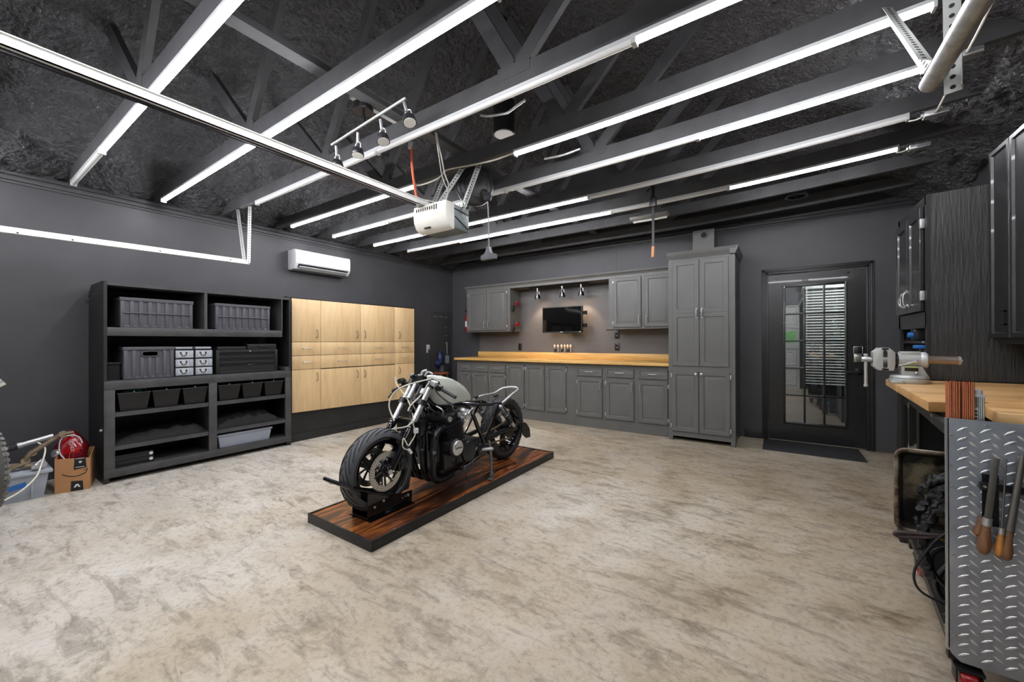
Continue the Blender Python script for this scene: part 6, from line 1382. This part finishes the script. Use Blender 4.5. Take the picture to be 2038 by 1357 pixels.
b = B(); tube(b, [on_y(869, 264, 2.0), on_y(872, 285, 2.05), on_y(878, 310, 2.1), on_y(885, 345, 2.15), on_y(893, 370, 2.2), on_y(888, 398, 2.25), on_y(878, 405, 2.2)], .005, 8); tube(b, [on_y(866, 262, 2.0), on_y(872, 300, 2.05), on_y(880, 350, 2.15), on_y(892, 380, 2.2)], .004, 8); tube(b, [on_y(836, 396, 2.2), on_y(850, 399, 2.2), on_y(876, 404, 2.2)], .005, 8); single('opener_wire', b, M('grey_wire', (176,174,166), .5), 'thin gray control wires dropping to the door opener', 'wire')
# cord reel
cr_ = thing('cord_reel', 'black retractable cord reel under the fifth truss with a hanging outlet', 'cord reel', (-2.32, 2.8, 1.98))
rc = on_y(945, 372, 2.80); rax = V((.75, -.65, -.1)).normalized()
b = B(); lathe(b, [(.001, -.075), (.10, -.075), (.155, -.06), (.166, -.045), (.166, .045), (.155, .06), (.10, .075), (.001, .075)], rc, rax, 40); ringlathe(b, [(.166, -.012), (.173, -.012), (.173, .012), (.166, .012)], rc, rax, 40); build('drum', b, M('dark_grey_housing', (52,53,54), .4), cr_)
b = B(); ringlathe(b, [(.10, .074), (.112, .074), (.112, .080), (.10, .080)], rc, rax, 32); ringlathe(b, [(.145, .066), (.155, .066), (.155, .070), (.145, .070)], rc, rax, 36); build('hub_ring', b, bplast_m, cr_)
b = B(); beam(b, rc+V((0,.05,.12)), V((rc.x, 3.04, 2.74)), .06, .05); build('mount', b, bmetal_m, cr_)
e0 = on_y(970, 392, 2.78)
b = B(); lathe(b, [(.001, -.04), (.028, -.036), (.042, 0), (.028, .036), (.001, .04)], e0, (0,0,1), 22); beam(b, e0, rc+V((.10,.0,-.06)), .05, .05, bev=.008); build('stopper_ball', b, rubber_m, cr_)
b = B(); tube(b, [e0-V((0,0,.03)), on_y(972, 430, 2.78), on_y(973, 470, 2.78), on_y(973, 500, 2.78)], .006, 8); build('cord', b, M('grey_cord', (150,150,150), .5), cr_)
e1 = on_y(973, 510, 2.78)
b = B(); prism(b, [(-.085, -.028), (.085, -.028), (.085, .012), (.040, .018), (.022, .045), (.014, .085), (-.014, .085), (-.022, .045), (-.040, .018), (-.085, .012)], lambda u, v, n: e1+V((u*.93, n, v)) , -.02, .02, .004); build('outlet_block', b, M('grey_outlet_block', (112,114,118), .45), cr_)
# swinging spot bar
tl2 = thing('spot_bar', 'black ceiling spot bar with four tilted heads over the motorcycle', 'spot light', (-2.24, 1.6, 2.45))
A_, Z_ = on_y(660, 288, 1.6), on_y(807, 195, 1.6)
b = B(); tube(b, [A_, Z_], .0085, 10, smooth=False); build('bar', b, steel_m, tl2)
cn = on_y(723, 225, 1.62)
b = B(); lathe(b, [(.001, -.03), (.060, -.03), (.064, -.02), (.064, .015), (.05, .02), (.001, .02)], cn+V((0,0,.04)), (0,0,1), 32); cyl(b, cn+V((0,0,.01)), (A_+Z_)/2, .008, seg=10); build('canopy', b, bmetal_m, tl2)
b = B(); cyl(b, cn+V((-.0,0,.06)), cn+V((0,0,.10)), .034, seg=24); box(b, cn.x-.08, cn.y-.05, cn.z+.098, cn.x+.08, cn.y+.35, cn.z+.12); build('mount', b, galv_m, tl2)
for (hx, hy, jx, jy) in ((671, 320, 669, 291), (712, 300, 712, 264), (762, 272, 757, 238), (816, 244, 804, 203)):
    j = on_y(jx, jy, 1.6); h = on_y(hx, hy, 1.6); d = (h-j).normalized()
    b = B(); cyl(b, j, j+d*.07, .009, seg=12); aim = (d+V((.10,-.1,-.2))).normalized(); s_ = aim.cross(V((0,1,0))).normalized(); hc = j+d*.115
    tube(b, [hc+s_*.030+aim*.02, hc+s_*.030-aim*.03, hc+s_*.012-aim*.05, hc-s_*.012-aim*.05, hc-s_*.030-aim*.03, hc-s_*.030+aim*.02], .0038, 8); build('yoke', b, steel_m, tl2)
    b = B(); lathe(b, [(.001, -.012), (.028, -.010), (.036, 0), (.041, .030), (.041, .040), (.036, .040), (.001, .034)], hc, aim, 24); sh = build('lamp_head', b, bmetal_m, tl2)
    b = B(); lathe(b, [(.001, .034), (.036, .036), (.036, .042), (.001, .043)], hc, aim, 24); build('lens', b, white_m, sh)
# can light
cl = thing('can_light', 'black cylinder downlight with a pale round lens above the fourth truss', 'downlight', (-1.98, 2.8, 3.0)); c = on_y(1003, 268, 2.8)
b = B(); lathe(b, [(.085, 0), (.095, .004), (.095, .28), (.001, .28)], (c.x, 2.8, c.z), (0,0,1), 36, False); cyl(b, (c.x, 2.8, c.z+.01), (c.x, 2.8, c.z+.28), .090, seg=32); build('housing', b, bmetal_m, cl)
b = B(); cyl(b, (c.x, 2.8, c.z-.002), (c.x, 2.8, c.z+.011), .082, seg=32); build('lens', b, white_m, cl)
b = B(); box(b, c.x-.02, 2.78, c.z+.28, c.x+.02, 2.82, 4.05); build('stem', b, bmetal_m, cl)
# bits of chain and cable lying on the trusses
b = B(); tube(b, [on_y(957, 229, 2.0), on_y(972, 231, 2.0), on_y(998, 227, 2.0), on_y(1010, 224, 2.0), on_y(1025, 213, 2.0), on_y(1045, 199, 2.0)], .008, 8); single('cable_offcut', b, galv_m, 'short piece of silver cable hanging near the black downlight', 'cable')
b = B(); tube(b, [on_y(1084, 316, 2.9), on_y(1105, 312, 2.9), on_y(1125, 307, 2.9), on_y(1155, 296, 2.9)], .010, 8); single('chain', b, galv_m, 'short silver chain strung between the fourth and fifth trusses', 'chain')
b = B(); beam(b, on_z(1040, 376, 2.812), on_z(1072, 390, 2.812), .09, .03, up=V((0,0,1))); single('bracing_block', b, beam_m, 'short pale-looking board lying across two trusses beside the cord reel', 'board')
# paint brush / strap with tan end
hp_ = thing('hanging_strap', 'black webbing strap with a tan wooden end hanging above the tall cabinet', 'strap', (-1.02, 4.0, 2.05)); 
S0, S1, S2 = on_y(1300, 392, 4.0), on_y(1300, 490, 4.0), on_y(1299, 512, 4.0)
b = B(); beam(b, S0, S1, .024, .008, up=V((0,1,0))); prism(b, [(-.035, .0), (.03, .0), (.028, .10), (-.022, .10)], lambda u, v, n: V((S0.x+u, 4.0+n, S0.z-.10+v)), -.03, .03, .006); box(b, S0.x-.012, 3.985, S0.z-.02, S0.x+.012, 4.015, 2.75); build('webbing', b, bplast_m, hp_)
b = B(); beam(b, S1, S2, .026, .020, up=V((0,1,0)), bev=.003); build('end_block', b, M('tan_wood', (206,146,104), .5), hp_)
fl = thing('fluorescent_fixture', 'small unlit white light bar between the last roof trusses', 'light fixture', (-1.22, 4.66, 2.6))
b = B(); beam(b, (-1.44, 4.65, 2.66), (-1.02, 4.65, 2.66), .11, .035, up=V((0,0,1)), bev=.004); build('housing', b, M('off_white_metal', (150,150,148), .5), fl)
b = B(); cyl(b, (-1.42, 4.68, 2.632), (-1.04, 4.68, 2.632), .013, seg=14); build('lamp', b, off_m, fl)
rl = thing('ceiling_ring', 'small black round vent ring overhead near the back door', 'vent', (.15, 4.85, 2.65)); c = on_y(1585, 387, 4.85)
b = B(); ringlathe(b, [(.075, 0), (.10, 0), (.095, .02), (.075, .02)], (c.x, 4.85, 2.66), (0,0,1), 40); build('ring', b, bgloss_m, rl)
# left door track and hangers
tk_ = thing('door_track', 'white steel door track ending at a perforated hanger on the left, near the air conditioner', 'door track', (-4.6, .6, 2.03))
def track(t, X, ye, z, mat):
    b = B(); box(b, X-.003, YF+.1, z, X+.003, ye, z+.055); box(b, X-.003, YF+.1, z+.052, X+.030, ye, z+.057); box(b, X-.003, YF+.1, z-.002, X+.030, ye, z+.003); box(b, X+.027, YF+.1, z+.038, X+.030, ye, z+.055); box(b, X+.027, YF+.1, z, X+.030, ye, z+.016); return build('track', b, mat, t)
b = B(); quadbox(b, [(-4.607, YF+.1, 2.000), (-4.600, YF+.1, 2.000), (-4.600, 1.862, 2.038), (-4.607, 1.862, 2.038), (-4.607, YF+.1, 2.047), (-4.600, YF+.1, 2.047), (-4.600, 1.862, 2.086), (-4.607, 1.862, 2.086)]); quadbox(b, [(-4.600, YF+.1, 1.998), (-4.572, YF+.1, 1.998), (-4.572, 1.862, 2.036), (-4.600, 1.862, 2.036), (-4.600, YF+.1, 2.001), (-4.572, YF+.1, 2.001), (-4.572, 1.862, 2.039), (-4.600, 1.862, 2.039)]); build('track', b, white_m, tk_)
for y in (.35, .62, 1.15, 1.70):
    b = B(); z = 2.024+(y-.3)*.024; cyl(b, (-4.5995, y, z+.0), (-4.597, y, z), .006, seg=10); build('bolt', b, bmetal_m, tk_)
angle_iron('hanger_strut', (-4.615, 1.83, 2.06), tuple(on_y(473, 417, 1.885)), .030, tk_, (1,-.5,0)); angle_iron('hanger_strut', (-4.59, 1.86, 2.05), tuple(on_y(497, 411, 1.89)), .030, tk_, (1,-.5,0)); b = B(); beam(b, (-4.80, 1.88, 2.672), (-4.48, 1.88, 2.672), .035, .004, up=V((0,0,1))); build('top_angle', b, galv_m, tk_)
# right door track, near the camera
rt = thing('door_track', 'galvanized round-edged door track with perforated hangers, top right near the camera', 'door track', (.43, .6, 2.05))
b = B(); lp = []
for y in (YF+.1, 1.912):
    lp.append([V((.432+u, y, 2.095+v)) for u, v in [(.028*math.cos(a), .028*math.sin(a)) for a in [PI*.25+2*PI*.80*q/16 for q in range(17)]]+[(.024*math.cos(a), .024*math.sin(a)) for a in [PI*.25+2*PI*.80*q/16 for q in range(16, -1, -1)]]])
rings(b, lp); build('track', b, galv_m, rt)
angle_iron('hanger_strut', (.415, 1.86, 2.13), (.43, 2.48, 2.73), .040, rt, (-1,-.3,.3), r=.007, pitch=.034); angle_iron('hanger_strut', (.475, 1.87, 2.03), (.475, 1.89, 2.72), .040, rt, (-.3,-1,0), r=.007, pitch=.034)
b = B(); cyl(b, (.455, 1.852, 2.13), (.462, 1.842, 2.13), .010, seg=10); build('bolt', b, steel_m, rt)
# junction boxes with cables at the right end of the strips
for (x, y), i, l in (((1922, 105), 4, 'metal junction box with a pale cable on the fifth truss, beside the right door track'), ((1862, 222), 5, 'metal junction box with a pale cable on the sixth truss'), ((1829, 289), 6, 'metal junction box on the seventh truss, nearest the hutch')):
    p = on_z(x, y, 2.675); t = thing('junction_box', l, 'junction box', (p.x, p.y, p.z-.03), 'metal junction boxes')
    b = B(); box(b, p.x-.055, p.y-.03, p.z-.028, p.x+.055, p.y+.03, p.z+.004, .003); build('box', b, galv_m, t)
    b = B(); box(b, p.x-.066, p.y-.018, p.z-.022, p.x-.054, p.y+.018, p.z-.002, .002); lathe(b, [(.006, 0), (.010, 0), (.010, .012), (.006, .012)], (p.x-.008, p.y-.03, p.z-.012), (0,-1,0), 12); build('connector', b, steel_m, t)
    b = B(); tube(b, [(p.x-.055, p.y, p.z-.012), (p.x-.085, p.y+.01, p.z-.02), (p.x-.12, p.y+.02, p.z-.015)], .0045, 6)
    if i < 6: tube(b, [(p.x-.008, p.y-.035, p.z-.012), (p.x-.004, p.y-.06, p.z-.01), (p.x+.0, p.y-.20, p.z+.02), (p.x-.01, p.y-.42, p.z+.04)], .006, 8)
    build('cable', b, cream_m, t)
EXPOSURE = 1.3
# ------------------------------------------------------------------ light, sky, camera
def area(name, loc, rot, size, power, col=(1,1,1)):
    l = bpy.data.lights.new(name, 'AREA'); l.shape = 'RECTANGLE'; l.size, l.size_y = size; l.energy = power; l.color = col
    o = bpy.data.objects.new(name, l); COL.objects.link(o); o.location = loc; o.rotation_euler = rot; return o
def spot(name, loc, target, power, ang, blend, col, r=.03):
    l = bpy.data.lights.new(name, 'SPOT'); l.energy = power; l.spot_size = math.radians(ang); l.spot_blend = blend; l.color = col; l.shadow_soft_size = r
    o = bpy.data.objects.new(name, l); COL.objects.link(o); o.location = loc; o.rotation_euler = (V(target)-V(loc)).to_track_quat('-Z', 'Y').to_euler(); return o
l = bpy.data.lights.new('sun', 'SUN'); l.energy = 4.0; l.angle = .01; o = bpy.data.objects.new('sun', l); COL.objects.link(o); o.rotation_euler = (math.radians(-38), 0, math.radians(20))
l = bpy.data.lights.new('added_blind_fill', 'POINT'); l.energy = 30; l.shadow_soft_size = .12; o = bpy.data.objects.new('added_blind_fill', l); COL.objects.link(o); o.location = (.9, 6.5, 2.2)  # unseen fill light added behind the glass door to brighten the blind
for x, y in ((-3.315, 5.65), (-2.855, 5.645), (-2.53, 5.645)): spot('spot_lamp', (x, y-.0, 1.935), (x+.02, 5.80, .95), 9, 95, .6, (1, .74, .50))
w = bpy.data.worlds.new('sky'); SC.world = w; w.use_nodes = True
bg = w.node_tree.nodes['Background']; sky = w.node_tree.nodes.new('ShaderNodeTexSky'); sky.sky_type = 'HOSEK_WILKIE'; sky.turbidity = 4; sky.sun_direction = V((.2, .6, .75)).normalized()
w.node_tree.links.new(sky.outputs['Color'], bg.inputs['Color']); bg.inputs['Strength'].default_value = .8
cam = bpy.data.cameras.new('camera'); cam.sensor_width = 36; cam.sensor_fit = 'HORIZONTAL'; cam.lens = FPX/2038*36; cam.clip_start = .02
co = bpy.data.objects.new('camera', cam); COL.objects.link(co)
co.matrix_world = Matrix.Translation(CAM) @ Matrix((RT, -DN, -FW)).transposed().to_4x4()
SC.camera = co
vs = SC.view_settings; SC.display_settings.display_device = 'sRGB'
vs.view_transform = 'Standard'; vs.look = 'None'; vs.exposure = EXPOSURE; vs.gamma = 1; vs.use_curve_mapping = False
cy = SC.cycles; cy.use_denoising = True; cy.max_bounces = 8; cy.diffuse_bounces = 5; cy.glossy_bounces = 4; cy.transparent_max_bounces = 12; cy.sample_clamp_indirect = 6; cy.caustics_reflective = False; cy.caustics_refractive = False
